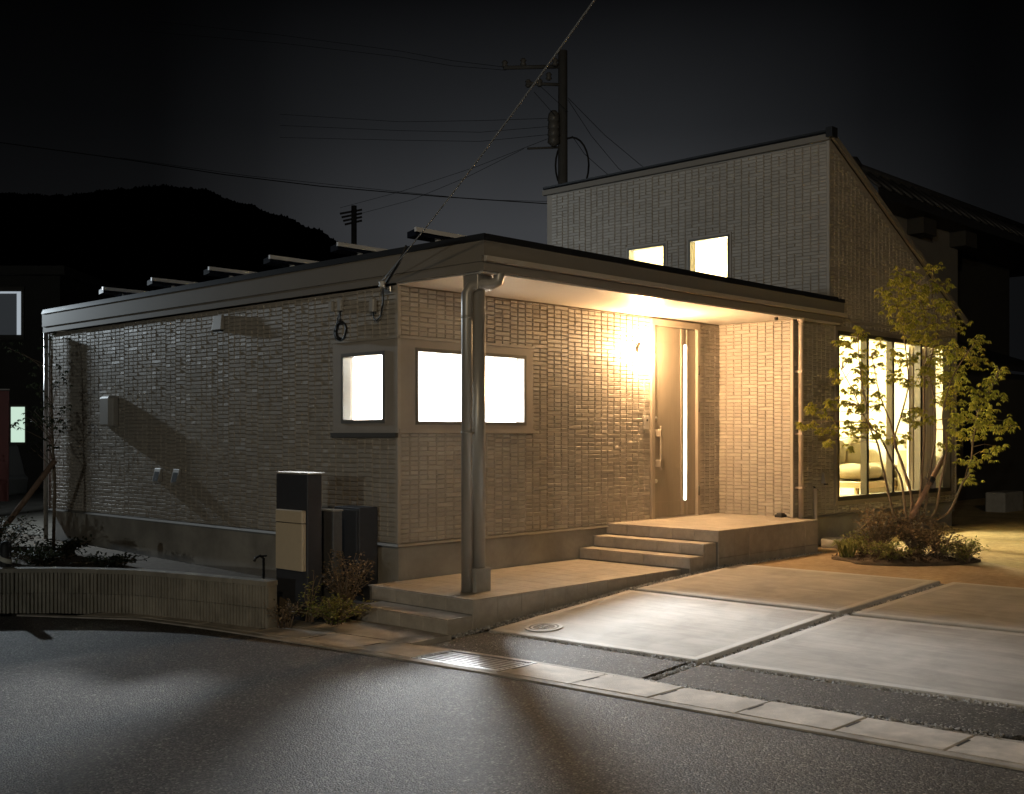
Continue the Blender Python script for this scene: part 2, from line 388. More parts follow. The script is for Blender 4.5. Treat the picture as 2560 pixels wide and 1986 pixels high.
# back edging strip between gutter and asphalt apron
m = MB()
for ya, yb in zip(yy, yy[1:]):
    if yb > -1.3: continue
    m.hexa([(edge_x(ya) + .474, ya, -.1), (edge_x(ya) + .52, ya, -.1), (edge_x(yb) + .52, yb, -.1), (edge_x(yb) + .474, yb, -.1),
            (edge_x(ya) + .474, ya, .014), (edge_x(ya) + .52, ya, .012), (edge_x(yb) + .52, yb, .012), (edge_x(yb) + .474, yb, .014)])
m.build('back_edging', 'kerb_lip', gut)
# steel drain grate
gr = thing('drain_grate', 'steel drain grate of long bars between the gutter blocks', 'drain grate', (-1.2, -2.15, 0))
ya, yb = -2.553, -1.762
def gp(y, o, z): return (edge_x(y) + o, y, z)
m = MB()
for o0, o1, a, b2 in ((.07, .085, ya, yb), (.455, .47, ya, yb), (.085, .455, ya, ya + .02), (.085, .455, yb - .02, yb)):
    m.hexa([gp(a, o0, -.02), gp(a, o1, -.02), gp(b2, o1, -.02), gp(b2, o0, -.02), gp(a, o0, .016), gp(a, o1, .016), gp(b2, o1, .016), gp(b2, o0, .016)])
m.build('grate_frame', 'grate_steel', gr)
for k in range(7):
    o0 = .105 + k * .048
    m = MB(); m.hexa([gp(ya + .021, o0, -.02), gp(ya + .021, o0 + .018, -.02), gp(yb - .021, o0 + .018, -.02), gp(yb - .021, o0, -.02),
                      gp(ya + .021, o0, .013), gp(ya + .021, o0 + .018, .013), gp(yb - .021, o0 + .018, .013), gp(yb - .021, o0, .013)])
    m.build('grate_bar', 'grate_steel', gr)
# pavement strip on the left of the steps, in front of the planted verge
m = MB()
ps = [(-1.05, -1.36), (-1.05, -.9), (-1.2, .3), (-1.4, 1.3), (-2.0, 2.25)]
for (ax, ay), (bx, by) in zip(ps, ps[1:]):
    ox, oy = edge_x(ay) + .474, edge_x(by) + .474
    m.hexa([(ox, ay, -.1), (ax + .45, ay, -.1), (bx + .45, by, -.1), (oy, by, -.1), (ox, ay, .02), (ax + .45, ay, .03), (bx + .45, by, .03), (oy, by, .02)])
structure(m.build('pavement', 'kerb_lip'))

# driveway slabs with trowelled borders
drv = thing('driveway', 'four pale concrete driveway slabs parted by gravel joints', 'driveway', (1.5, -3.5, 0)); structure(drv); del drv['category']
SL = {'a': [(-.30, -1.49), (-.19, -3.45), (1.63, -3.53), (1.60, -1.46)],
      'c': [(1.69, -1.47), (1.72, -3.535), (3.37, -3.68), (3.27, -1.62)],
      'b': [(-.18, -3.55), (.25, -9.2), (2.0, -9.4), (1.63, -3.64)],
      'd': [(1.72, -3.645), (2.1, -9.4), (3.75, -9.6), (3.38, -3.79)]}
def inset(p, d):
    n = len(p); o = []
    cx = sum(a for a, b in p) / n; cy_ = sum(b for a, b in p) / n
    for i in range(n):
        a, b, c = Vector(p[i - 1]), Vector(p[i]), Vector(p[(i + 1) % n])
        e1 = (a - b).normalized(); e2 = (c - b).normalized(); s = e1 + e2
        sn = abs(e1.x * e2.y - e1.y * e2.x)
        q = b + s / sn * d; o.append((q.x, q.y))
    return o
for k, p in SL.items():
    p = p[::-1] if (p[1][0] - p[0][0]) * (p[2][1] - p[1][1]) - (p[1][1] - p[0][1]) * (p[2][0] - p[1][0]) < 0 else p
    m = MB(); Zt = lambda q, dz: (q[0], q[1], gz(q[0]) + dz)
    p1 = inset(p, .008); p2 = inset(p, .06); p3 = inset(p, .075); n = len(p)
    rings = [[Zt(q, -.12) for q in p], [Zt(q, -.008) for q in p], [Zt(q, .0) for q in p1], [Zt(q, .0) for q in p2], [Zt(q, -.002) for q in p3]]
    i0 = len(m.v)
    for r in rings: m.v += r
    for a in range(len(rings) - 1):
        for j in range(n):
            A = i0 + a * n + j; B = i0 + a * n + (j + 1) % n
            m.f.append((A, B, B + n, A + n)); m.m.append(1); m.smooth.append(False)
    m.f.append(tuple(i0 + 4 * n + j for j in range(n))); m.m.append(0); m.smooth.append(False)
    m.build('slab', ['concrete', 'concrete_edge'], drv)
# asphalt apron between gutter and slabs
apr = thing('asphalt_apron', 'dark asphalt strip between the gutter and the driveway slabs', 'apron', (-.6, -3, 0)); structure(apr); del apr['category']
def apron(pts):
    m = MB(); q = inset(pts, .012)
    m.loft([[(x, y, -.08) for x, y in pts], [(x, y, gz(x) - .012) for x, y in pts], [(x, y, gz(x) - .004) for x, y in q]])
    m.build('asphalt_panel', 'asphalt_fresh', apr)
apron([(-.99, -1.42), (-.82, -3.40), (-.27, -3.42), (-.36, -1.50)][::1])
apron([(-.81, -3.50), (-.60, -5.75), (-.42, -5.9), (-.10, -5.6), (-.26, -3.52)])
# manhole cover on the first slab
mh = thing('manhole_cover', 'small round manhole cover with raised ring and marks in the driveway slab', 'manhole cover', (-.01, -1.83, gz(-.01)))
def disc(name, r0, r1, z0, z1, mt, n=32):
    m = MB(); c = mh.location; i = 0
    for j in range(n):
        a, b = 2 * math.pi * j / n, 2 * math.pi * (j + 1) / n
        P = lambda r, t, z: (c.x + r * math.cos(t), c.y + r * math.sin(t), gz(c.x + r * math.cos(t)) + z)
        m.quad(P(r1, a, z1), P(r1, b, z1), P(r0, b, z1), P(r0, a, z1)); m.quad(P(r1, a, z0), P(r1, b, z0), P(r1, b, z1), P(r1, a, z1))
        if r0 > 0: m.quad(P(r0, b, z0), P(r0, a, z0), P(r0, a, z1), P(r0, b, z1))
    m.build(name, mt, mh)
disc('cover_plate', .002, .125, 0, .004, 'porch_core'); disc('outer_ring', .125, .155, 0, .008, 'concrete_edge'); disc('inner_ring', .092, .108, 0, .0075, 'concrete_edge')
for sx, sy, w, h in ((-.035, .0, .018, .05), (.035, 0, .018, .05), (0, -.045, .05, .012), (0, .045, .05, .012), (0, 0, .03, .012)):
    m = MB(); c = mh.location; z = gz(c.x + sx)
    m.box(c.x + sx - w / 2, c.x + sx + w / 2, c.y + sy - h / 2, c.y + sy + h / 2, z, z + .0085); m.build('raised_mark', 'concrete_edge', mh)

# gravel in the joints and along the edges
stones = MB()
def stone(x, y, z, r):
    a = random.uniform(0, 6.28); s = [random.uniform(.7, 1.2) for _ in range(3)]
    ca, sa = math.cos(a), math.sin(a)
    v = [(1, 0, 0), (0, 1, 0), (-1, 0, 0), (0, -1, 0), (.3, .2, .8), (-.2, -.1, -.8)]
    i = len(stones.v)
    for p in v:
        px, py, pz = p[0] * s[0] * r * random.uniform(.8, 1.2), p[1] * s[1] * r, p[2] * s[2] * r
        stones.v.append((x + px * ca - py * sa, y + px * sa + py * ca, z + pz))
    for f in ((0, 1, 4), (1, 2, 4), (2, 3, 4), (3, 0, 4), (1, 0, 5), (2, 1, 5), (3, 2, 5), (0, 3, 5)):
        stones.f.append(tuple(i + k for k in f)); stones.m.append(0); stones.smooth.append(False)
def strip(a, b, w, n, dz=-.035, r=.011):
    a, b = Vector(a), Vector(b); d = (b - a); nn = Vector((-d.y, d.x)).normalized()
    for _ in range(n):
        p = a + d * random.random() + nn * random.uniform(-w, w)
        stone(p.x, p.y, gz(p.x) + dz + random.uniform(0, .012), r * random.uniform(.6, 1.5))
strip((-.18, -3.50), (1.66, -3.58), .042, 520); strip((1.66, -3.59), (3.36, -3.735), .042, 470)
strip((1.645, -1.47), (1.675, -3.53), .030, 420); strip((1.675, -3.6), (1.80, -5.6), .030, 420)
strip((-.335, -1.50), (-.225, -3.45), .03, 520, -.022); strip((-.22, -3.5), (-.05, -5.7), .035, 700, -.022)
strip((-.98, -1.40), (-.83, -3.45), .022, 420, -.012, .009); strip((-.82, -3.45), (-.62, -5.7), .026, 620, -.012, .009)
strip((-.82, -3.45), (-.24, -3.48), .03, 220, -.02); strip((-.6, -1.385), (1.6, -1.40), .045, 900, -.02); strip((1.6, -1.40), (3.2, -1.53), .05, 650, -.02)
strip((3.2, -1.56), (5.1, -1.58), .05, 420, -.028)
g = stones.build('gravel', 'gravel'); tag(g, 'grey gravel filling the joints around the driveway slabs', 'gravel', kind='stuff')

# planting soil behind the block wall and around the gate pillar
m = MB()
bp = [(-.02, -.16), (-1.06, -.16), (-1.16, .2), (-1.42, 1.3), (-2.0, 2.3), (-3.2, 3.3), (-3.2, 9), (-.02, 9)]
m.v += [(x, y, .10 if y < .05 else .24) for x, y in bp]; m.f.append(tuple(reversed(range(len(bp))))); m.m.append(0); m.smooth.append(False)
structure(m.build('planting_bed', 'bed_soil'))

# ================================================================== HOUSE
house = thing('house', 'single-storey house with brick-pattern siding, flat porch roof and tall shed-roofed end', 'house', (0, 0, 0))
def wall_boxes(m, axis, c0, c1, u0, u1, z0, z1, holes, mi=0):
    # a wall slab between c0..c1 on its thin axis, running u0..u1, with rectangular openings
    us = sorted({u0, u1, *[h[0] for h in holes], *[h[1] for h in holes]}); zs = sorted({z0, z1, *[h[2] for h in holes], *[h[3] for h in holes]})
    for a, b in zip(us, us[1:]):
        run = None
        for p, q in zip(zs, zs[1:]):
            inside = any(h[0] <= a and b <= h[1] and h[2] <= p and q <= h[3] for h in holes)
            if not inside:
                if axis == 'x': m.box(c0, c1, a, b, p, q, mi)
                else: m.box(a, b, c0, c1, p, q, mi)
HL = [(.19, .81, 1.77, 2.41)]                       # window in the left wall
HF = [(.215, 1.71, 1.75, 2.445), (3.90, 4.855, ZB, 2.99)]   # window and door in the front wall
HS = [(6.43, 9.99, .79, 2.97)]                      # sliding window
HU = [(1.50, 2.13, 3.62, 4.33), (.44, 1.06, 3.62, 4.33)]    # upper windows
m = MB(); wall_boxes(m, 'x', 0, .1, 0, 7.35, ZB, ZS, HL); m.build('left_wall', 'siding_groove', house)
m = MB(); wall_boxes(m, 'y', 0, .1, .1, XI, ZB, ZS, HF); m.build('front_wall', 'siding_groove', house)
m = MB(); m.box(XI, XI + .1, F, .1, ZB, ZS); m.build('porch_side_wall', 'siding_groove', house)
m = MB(); wall_boxes(m, 'y', F, F + .1, XI + .1, XE, ZB, 3.3, HS)
m.hexa([(X2, F, 3.3), (XE, F, 3.3), (XE, F + .1, 3.3), (X2, F + .1, 3.3), (X2, F, 5.40), (XE, F, 3.49), (XE, F + .1, 3.49), (X2, F + .1, 5.40)])
m.build('living_front_wall', 'siding_groove', house)
m = MB(); wall_boxes(m, 'x', X2, X2 + .1, F + .1, 3.64, 3.1, 5.37, HU); m.build('upper_wall', 'siding_groove', house)
m = MB(); m.box(XE - .1, XE, F + .1, 3.64, ZB, 3.45); m.box(.1, X2, 7.25, 7.35, ZB, ZS); m.box(X2, XE, 3.64, 3.74, ZB, 3.45); m.box(X2, X2 + .1, 3.74, 7.35, ZB, ZS)
m.hexa([(X2, 3.64, 3.45), (XE, 3.64, 3.45), (XE, 3.74, 3.45), (X2, 3.74, 3.45), (X2, 3.64, 5.37), (XE, 3.64, 3.46), (XE, 3.74, 3.46), (X2, 3.74, 5.37)])
m.build('rear_wall', 'siding_groove', house)
# foundation
m = MB(); fi = .035
m.box(fi, .15, fi, 7.3, 0, ZB - .002); m.box(.15, XI + .2, fi, .15, 0, ZB - .002); m.box(XI + fi, XI + .2, F + fi, fi, 0, ZB - .002); m.box(XI + .2, XE - fi, F + fi, F + .2, 0, ZB - .002); m.box(XE - .2, XE - fi, F + .2, 3.6, 0, ZB - .002); m.box(.15, XE - fi, 7.2, 7.3, 0, ZB - .002)
m.build('foundation', 'foundation', house)
# drip edge under the siding
d0 = .022
m = MB(); m.hexa([(-d0, -d0, ZB - .028), (.06, -d0, ZB - .028), (.06, 7.35, ZB - .028), (-d0, 7.35, ZB - .028), (-d0 + .008, -d0 + .008, ZB - .004), (.06, -d0 + .008, ZB - .004), (.06, 7.35, ZB - .004), (-d0 + .008, 7.35, ZB - .004)]); m.build('drip_edge', 'drip', house)
m = MB(); m.hexa([(.06, -d0, ZB - .028), (3.08, -d0, ZB - .028), (3.08, .06, ZB - .028), (.06, .06, ZB - .028), (.06, -d0 + .008, ZB - .004), (3.08, -d0 + .008, ZB - .004), (3.08, .06, ZB - .004), (.06, .06, ZB - .004)]); m.build('drip_edge', 'drip', house)
m = MB(); m.hexa([(XI + .02, F - d0, ZB - .028), (XE + d0, F - d0, ZB - .028), (XE + d0, F + .06, ZB - .028), (XI + .02, F + .06, ZB - .028), (XI + .02, F - d0 + .008, ZB - .004), (XE + d0, F - d0 + .008, ZB - .004), (XE + d0, F + .06, ZB - .004), (XI + .02, F + .06, ZB - .004)]); m.build('drip_edge', 'drip', house)


# siding bricks ------------------------------------------------
CWD, CH = .1125, .0455
def brick_shape(w, h, d, tilt, skew):
    b = .0055; g = .0017; gx = .0042
    # face leans: top edge stands d + tilt proud, bottom edge d - tilt
    x0, x1, z0, z1 = gx, w - gx, g, h - g
    dt0, dt1, db0, db1 = d + tilt + skew, d + tilt - skew, d - tilt + skew, d - tilt - skew
    back = [(x0, 0, z0), (x1, 0, z0), (x1, 0, z1), (x0, 0, z1)]
    front = [(x0 + b, db0, z0 + b), (x1 - b, db1, z0 + b), (x1 - b, dt1, z1 - b), (x0 + b, dt0, z1 - b)]
    return back + front
BF = ((4, 5, 6, 7), (0, 1, 5, 4), (1, 2, 6, 5), (2, 3, 7, 6), (3, 0, 4, 7))
VAR = []
rb = random.Random(3)
for k in range(14):
    t = rb.choice([-.6, 1, 1, 1, 1, 1]) * rb.uniform(.0005, .0022)
    VAR.append((rb.uniform(.0095, .0145), t, rb.uniform(-.0004, .0004)))
bricks = []     # (matrix, width in columns, variant, world centre, screen area, key)
def siding(o, u, n, width, z0, z1, holes=(), top=None, seed=0):
    rng = random.Random(seed)
    o, u, n = Vector(o), Vector(u), Vector(n)
    nc = round(width / CWD); cw = width / nc; nr = round((z1 - z0) / CH); rh = (z1 - z0) / nr
    offs = []
    cur = 0
    for c in range(nc):
        if rng.random() < .35: cur = rng.choice((0, .33, .5, .66))
        offs.append(cur)
    used = set()
    bias = [rng.uniform(-1, 1) for _ in range(nc)]
    for c in range(nc):
        zone = rng.random()
        for r in range(-1, nr + 1):
            if (c, r) in used: continue
            za = z0 + (r + offs[c]) * rh; zb = za + rh
            za, zb = max(za, z0), min(zb, z1)
            if zb - za < .012: continue
            k = 1
            if c + 1 < nc and offs[c + 1] == offs[c] and (c + 1, r) not in used and rng.random() < .11: k = 2
            if k == 2: used.add((c + 1, r))
            ua, ub = c * cw, (c + k) * cw
            if any(ua < h[1] - .004 and ub > h[0] + .004 and za < h[3] - .004 and zb > h[2] + .004 for h in holes): 
                # trim against the opening where a whole brick does not fit
                ok = None
                for h in holes:
                    if ua < h[1] and ub > h[0] and za < h[3] and zb > h[2]:
                        if ua < h[0] - .02: ok = (ua, h[0])
                        elif ub > h[1] + .02: ok = (h[1], ub)
                        if ok is None:
                            if za < h[2] - .015: zb = h[2]; ok = (ua, ub)
                            elif zb > h[3] + .015: za = h[3]; ok = (ua, ub)
                        break
                if ok is None: continue
                ua, ub = ok
            if top and min(top(ua), top(ub)) < zb: continue
            v = rng.randrange(len(VAR))
            p = o + u * ua + Vector((0, 0, za))
            bricks.append((p, u, n, ub - ua, zb - za, v))
SF = 1.0
fl_l, fl_f = [(0, .965, 1.615, 2.535)], [(0, 1.835, 1.655, 2.535), (3.865, 4.875, ZB, 3.03)]
siding((0, 7.35, 0), (0, -1, 0), (-1, 0, 0), 7.33, ZB, ZS - .01, [(7.35 - h[1], 7.35 - h[0], h[2], h[3]) for h in fl_l], seed=11)
siding((.02, 0, 0), (1, 0, 0), (0, -1, 0), XI - .02, ZB, ZS - .01, [(h[0] - .02, h[1] - .02, h[2], h[3]) for h in fl_f], seed=12)
siding((XI, 0, 0), (0, -1, 0), (-1, 0, 0), -F - .02, ZB, ZS - .01, seed=13)
rooff = lambda x: 5.36 - .486 * (x - X2)
siding((XI + .02, F, 0), (1, 0, 0), (0, -1, 0), XE - XI - .04, ZB, 3.10, [(6.37 - XI - .02, 10.05 - XI - .02, .735, 3.03)], seed=14)
siding((X2 + .02, F, 0), (1, 0, 0), (0, -1, 0), XE - X2 - .04, 3.13, 5.40, top=lambda a: rooff(X2 + .02 + a), seed=15)
siding((X2, 3.64, 0), (0, -1, 0), (-1, 0, 0), 3.64 - F - .02, 3.36, 5.34, [(3.64 - h[1] - .05, 3.64 - h[0] + .05, h[2] - .05, h[3] + .05) for h in HU], seed=16)
def bverts(b):
    p, u, n, w, h, v = b; d, t, s = VAR[v]
    return [p + u * q[0] + n * q[1] + Vector((0, 0, q[2])) for q in brick_shape(w, h, d, t, s)]
def area(b):
    p, u, n, w, h, v = b
    a = project(p); c = project(p + u * w); 
    if b[0].y > -.9 and -.0 <= a[0] < 0: return 0
    # covered by the porch post in the picture?
    if abs(n.y) > .5 and a[0] < 1215 and c[0] > 1145 and p.y < .1: return 0
    if p.z + h > 3.02 and p.x < X2 - .01: return 0
    if a[0] > 2040 or p.z > 3.05: return 0
    return abs(c[0] - a[0]) * h * FPX / a[2]
order = sorted(range(len(bricks)), key=lambda i: -area(bricks[i]))
single = set(order[:300])
rest = MB(); cache = {}
flipf = lambda u, n: u.cross(Vector((0, 0, 1))).dot(n) < 0
for i, b in enumerate(bricks):
    p, u, n, w, h, v = b
    fl = u.cross(Vector((0, 0, 1))).dot(n) < 0
    if i in single:
        key = (round(w, 3), round(h, 3), v, round(u.x), round(u.y), round(n.x), round(n.y))
        me = cache.get(key)
        if me is None:
            me = bpy.data.meshes.new('brick')
            vv = [tuple(q - p) for q in bverts(b)]
            me.from_pydata(vv, [], [tuple(reversed(f)) if fl else f for f in BF]); me.materials.append(MATS['siding']); me.update(); cache[key] = me
        o = bpy.data.objects.new('brick', me); COL.objects.link(o); o.parent = house; o.location = p
    else:
        k = len(rest.v); rest.v += [tuple(q) for q in bverts(b)]
        for f in BF:
            f = tuple(k + j for j in f); rest.f.append(tuple(reversed(f)) if fl else f); rest.m.append(0); rest.smooth.append(False)
o = rest.build('brickwork', 'siding', house); o['kind'] = 'stuff'
# flat panels and trims round the corner windows
m = MB()
wall_boxes(m, 'x', -.016, -.001, .018, .965, 1.66, 2.535, [(.17, .83, 1.75, 2.43)]); m.build('window_panel', 'siding_flat', house)
m = MB()
wall_boxes(m, 'y', -.016, -.001, .018, 1.835, 1.70, 2.535, [(.20, 1.725, 1.735, 2.46)]); m.build('window_panel', 'siding_flat', house)
m = MB(); m.box(-.026, -.001, -.018, .985, 2.536, 2.562); m.box(-.001, 1.85, -.026, -.001, 2.536, 2.562); m.build('window_head_trim', 'corner_trim', house)
m = MB(); m.box(-.030, -.001, -.0, .985, 1.615, 1.659); m.build('window_sill', 'frame_dark', house)
m = MB(); m.box(-.002, 1.85, -.030, -.001, 1.655, 1.699); m.build('window_sill', 'siding_flat', house)
for x, y, z0, z1, sx, sy in ((0, 0, ZB, 1.615, -1, -1), (0, 0, 2.562, ZS, -1, -1), (0, 0, 1.659, 2.536, -1, -1), (XI, F, ZB, ZS, -1, -1), (X2, F, 3.32, 5.36, -1, -1), (XE, F, ZB, 3.44, 1, -1), (0, 7.35, ZB, ZS, -1, 1)):
    m = MB(); e = .019
    xa, xb = sorted((x + sx * e, x - sx * .022)); ya, yb = sorted((y + sy * e, y - sy * .022))
    m.cbox(xa, xb, ya, yb, z0 + .001, z1 - .001, .003); m.build('corner_trim', 'corner_trim', house)
m = MB(); m.box(X2 + .02, XE, F - .024, F - .001, 3.103, 3.128); m.build('belt_trim', 'corner_trim', house)

# windows
def window(axis, c, u0, u1, z0, z1, mt, bars=(), fw=.04, depth=.07, out=-1, pane_in=.03, bar_w=.03):
    # frame in the wall opening, with panes
    e = bpy.data.objects.new('window', None); COL.objects.link(e); e.parent = house
    def bx(m, ua, ub, ca, cb, za, zb):
        if axis == 'x': m.box(ca, cb, ua, ub, za, zb)
        else: m.box(ua, ub, ca, cb, za, zb)
    m = MB(); a, b = c - .022, c + depth
    bx(m, u0, u0 + fw, a, b, z0, z1); bx(m, u1 - fw, u1, a, b, z0, z1); bx(m, u0 + fw, u1 - fw, a, b, z0, z0 + fw); bx(m, u0 + fw, u1 - fw, a, b, z1 - fw, z1)
    w = m.build('window_frame', mt, e)
    edges = [u0 + fw] + [x for x in bars] + [u1 - fw]
    for x in bars:
        m = MB(); bx(m, x - bar_w / 2, x + bar_w / 2, a + .012, b - .01, z0 + fw, z1 - fw); m.build('mullion', mt, e)
    for x0, x1 in zip(edges, edges[1:]):
        m = MB(); ua = x0 + (bar_w / 2 if x0 in bars else 0); ub = x1 - (bar_w / 2 if x1 in bars else 0)
        p = c + pane_in
        if axis == 'x': m.quad((p, ua, z0 + fw), (p, ub, z0 + fw), (p, ub, z1 - fw), (p, ua, z1 - fw))
        else: m.quad((ua, p, z0 + fw), (ub, p, z0 + fw), (ub, p, z1 - fw), (ua, p, z1 - fw))
        m.build('pane', 'glass', e)
    return e
window('x', 0, .17, .83, 1.75, 2.43, 'frame_metal', fw=.034)
w = window('y', 0, .20, 1.725, 1.735, 2.46, 'frame_metal', fw=.034)
for h in HU: window('x', X2, h[0] - .02, h[1] + .02, h[2] - .02, h[3] + .02, 'frame_metal', fw=.03)
for h in HU:
    m = MB(); wall_boxes(m, 'x', X2 - .017, X2 - .001, h[0] - .05, h[1] + .05, h[2] - .05, h[3] + .05, [(h[0] - .02, h[1] + .02, h[2] - .02, h[3] + .02)]); m.build('window_trim', 'siding_flat', house)
window('y', F, 6.43, 9.99, .79, 2.97, 'frame_dark', bars=(7.29, 8.05, 8.95), fw=.055, bar_w=.065, depth=.09)
m = MB(); wall_boxes(m, 'y', F - .028, F - .001, 6.37, 10.05, .735, 3.03, [(6.43, 9.99, .79, 2.97)]); m.build('window_trim', 'door_frame', house)

# door
door = bpy.data.objects.new('door', None); COL.objects.link(door); door.parent = house
m = MB(); wall_boxes(m, 'y', -.035, .06, 3.875, 4.87, ZP, 3.005, [(3.935, 4.815, ZP, 2.935)]); m.build('door_frame', 'door_frame', door)
m = MB(); wall_boxes(m, 'y', .0, .045, 3.937, 4.813, ZP + .012, 2.93, [(4.552, 4.62, .84, 2.74)]); m.build('door_leaf', 'door_panel', door, .003)
m = MB(); m.box(4.497, 4.522, -.012, -.001, ZP + .02, 2.925); m.build('door_trim', 'door_frame', door)
m = MB(); m.box(4.535, 4.551, -.008, -.001, ZP + .02, 2.925); m.box(4.621, 4.637, -.008, -.001, ZP + .02, 2.925); m.build('glass_bead', 'door_frame', door)
m = MB(); m.quad((4.552, -.003, .84), (4.62, -.003, .84), (4.62, -.003, 2.74), (4.552, -.003, 2.74)); m.build('door_glass', 'frosted', door)
m = MB(); m.cbox(3.985, 4.015, -.085, -.06, 1.22, 1.74, .006); m.cbox(3.975, 4.025, -.085, 0, 1.62, 1.70, .005); m.cbox(3.975, 4.025, -.085, 0, 1.26, 1.34, .005); m.build('door_handle', 'door_frame', door)
for z in (1.83, 1.09):
    m = MB(); m.lathe((3.99, -.001, z), [(.024, 0), (.024, .012), (.015, .02), (.001, .021)], 14, axis='y'); m.build('door_lock', 'steel', door)
for z in (2.43, 1.98, .95):
    m = MB(); m.lathe((4.826, -.045, z), [(.011, -.06), (.011, .06)], 8); m.build('door_hinge', 'frame_dark', door)
m = MB(); m.box(3.935, 4.815, -.05, .05, ZP - .004, ZP + .010); m.build('threshold', 'steel', door)

# low roof
roof = bpy.data.objects.new('roof', None); COL.objects.link(roof); roof.parent = house
RX0, RX1, RY0, RY1 = -.06, 6.36, -1.19, 7.45
m = MB(); m.hexa([(RX0 - .012, RY0 - .012, 3.302), (X2 - .02, RY0 - .012, 3.302), (X2 - .02, RY1, 3.302), (RX0 - .012, RY1, 3.302), (RX0 + .01, RY0 + .01, 3.362), (X2 - .02, RY0 + .01, 3.362), (X2 - .02, RY1, 3.362), (RX0 + .01, RY1, 3.362)])
m.box(X2 - .02, RX1, RY0 - .012, F - .02, 3.302, 3.345)
m.build('roof_deck', 'roof_black', roof)
m = MB(); m.box(RX0, RX1, RY0, RY0 + .03, 3.172, 3.30); m.box(RX0, RX0 + .03, RY0 + .03, RY1, 3.125, 3.30); m.build('upper_fascia', 'fascia', roof)
m = MB()
m.loft([[(x, RY0 - .034, 3.122), (x, RY0 + .0, 3.118), (x, RY0, 3.171), (x, RY0 - .034, 3.166)] for x in (RX0, RX1)]); m.build('gutter', 'gutter_metal', roof)
m = MB(); m.box(RX0 + .012, RX1 - .02, RY0 + .015, RY0 + .04, 3.045, 3.116); m.box(RX0 + .012, RX0 + .04, RY0 + .04, RY1, 3.045, 3.124); m.build('lower_fascia', 'fascia', roof)
m = MB(); m.box(RX0 + .02, RX1 - .03, RY0 + .041, RY0 + .075, 3.028, 3.044); m.build('soffit_trim', 'soffit', roof)
m = MB(); m.box(RX0 + .042, XI, RY0 + .077, -.001, ZS + .002, ZS + .03); m.box(XI, RX1 - .04, RY0 + .077, F - .001, ZS + .002, ZS + .03); m.build('soffit', 'soffit', roof)
m = MB(); m.box(RX0 + .05, X2 - .03, RY0 + .05, RY1 - .05, 3.07, 3.296); m.build('roof_core', 'siding_groove', roof)
# tall shed roof
ur = bpy.data.objects.new('shed_roof', None); COL.objects.link(ur); ur.parent = house
def sl(x, dz): return 5.40 - .486 * (x - X2) + dz
xa, xb, ya, yb = X2 - .06, 10.46, F - .07, 3.78
m = MB(); m.hexa([(xa, ya, sl(xa, .03)), (xb, ya, sl(xb, .03)), (xb, yb, sl(xb, .03)), (xa, yb, sl(xa, .03)), (xa, ya, sl(xa, .055)), (xb, ya, sl(xb, .055)), (xb, yb, sl(xb, .055)), (xa, yb, sl(xa, .055))]); m.build('roof_deck', 'roof_black', ur)
m = MB(); m.hexa([(xa, ya - .012, sl(xa, -.03)), (xb, ya - .012, sl(xb, -.03)), (xb, ya + .03, sl(xb, -.03)), (xa, ya + .03, sl(xa, -.03)), (xa, ya - .012, sl(xa, .045)), (xb, ya - .012, sl(xb, .045)), (xb, ya + .03, sl(xb, .029)), (xa, ya + .03, sl(xa, .029))]); m.build('rake_trim', 'fascia', ur)
m = MB(); m.box(xa - .012, xa + .05, ya + .031, yb, sl(xa, -.075), sl(xa, .0)); m.build('ridge_trim', 'fascia', ur)
m = MB(); m.box(xa - .04, xa + .10, ya - .03, ya + .06, sl(xa, -.05), sl(xa, .075)); m.build('ridge_end_cap', 'roof_black', ur)

# porch post and rain pipe
post = bpy.data.objects.new('porch_post', None); COL.objects.link(post); post.parent = house
PX, PY = .085, -.965
ZL = .28
m = MB(); m.cbox(PX - .105, PX + .085, PY - .085, PY + .085, ZL, .485, .008); m.build('post_base', 'foundation', post)
m = MB(); m.lathe((PX, PY, .485), [(.068, 0), (.068, ZS - .487)], 24); m.build('post_tube', 'pipe', post)
m = MB(); m.cbox(PX - .09, PX + .09, PY - .09, PY + .09, ZS - .13, ZS, .003); m.build('post_cap', 'pipe', post)
DX, DY = -.055, -.975
dp = bpy.data.objects.new('rain_pipe', None); COL.objects.link(dp); dp.parent = house
m = MB(); m.tube([(DX, DY, .285), (DX, DY, 2.78), (DX, DY, 2.86), (DX + .03, DY - .012, 2.92), (DX + .10, DY - .05, 2.945), (DX + .19, DY - .115, 2.95), (DX + .235, DY - .145, 2.975), (DX + .245, DY - .15, 3.03), (DX + .245, DY - .152, 3.06)], .049, 14); m.build('pipe', 'pipe', dp)
for z in (2.66, 1.66):
    m = MB(); m.lathe((DX, DY, z), [(.0525, -.012), (.0525, .012)], 14); m.box(DX + .03, PX - .04, DY - .008, DY + .008, z - .01, z + .01); m.build('pipe_clip', 'pipe', dp)
# second rain pipe beside the big window
dp = bpy.data.objects.new('rain_pipe', None); COL.objects.link(dp); dp.parent = house
qx, qy = 5.41, F - .075
m = MB(); m.tube([(qx, qy, .35), (qx, qy, 2.95), (qx, qy - .005, 3.0)], .030, 12); m.build('pipe', 'downpipe_warm', dp)
m = MB(); m.lathe((qx, qy, 2.98), [(.031, 0), (.055, .06), (.06, .066)], 14); m.build('pipe_funnel', 'downpipe_warm', dp)
for z in (2.4, 1.65, 1.0):
    m = MB(); m.box(qx - .036, qx + .036, qy - .036, F - .012, z - .012, z + .012); m.build('pipe_clip', 'downpipe_warm', dp)
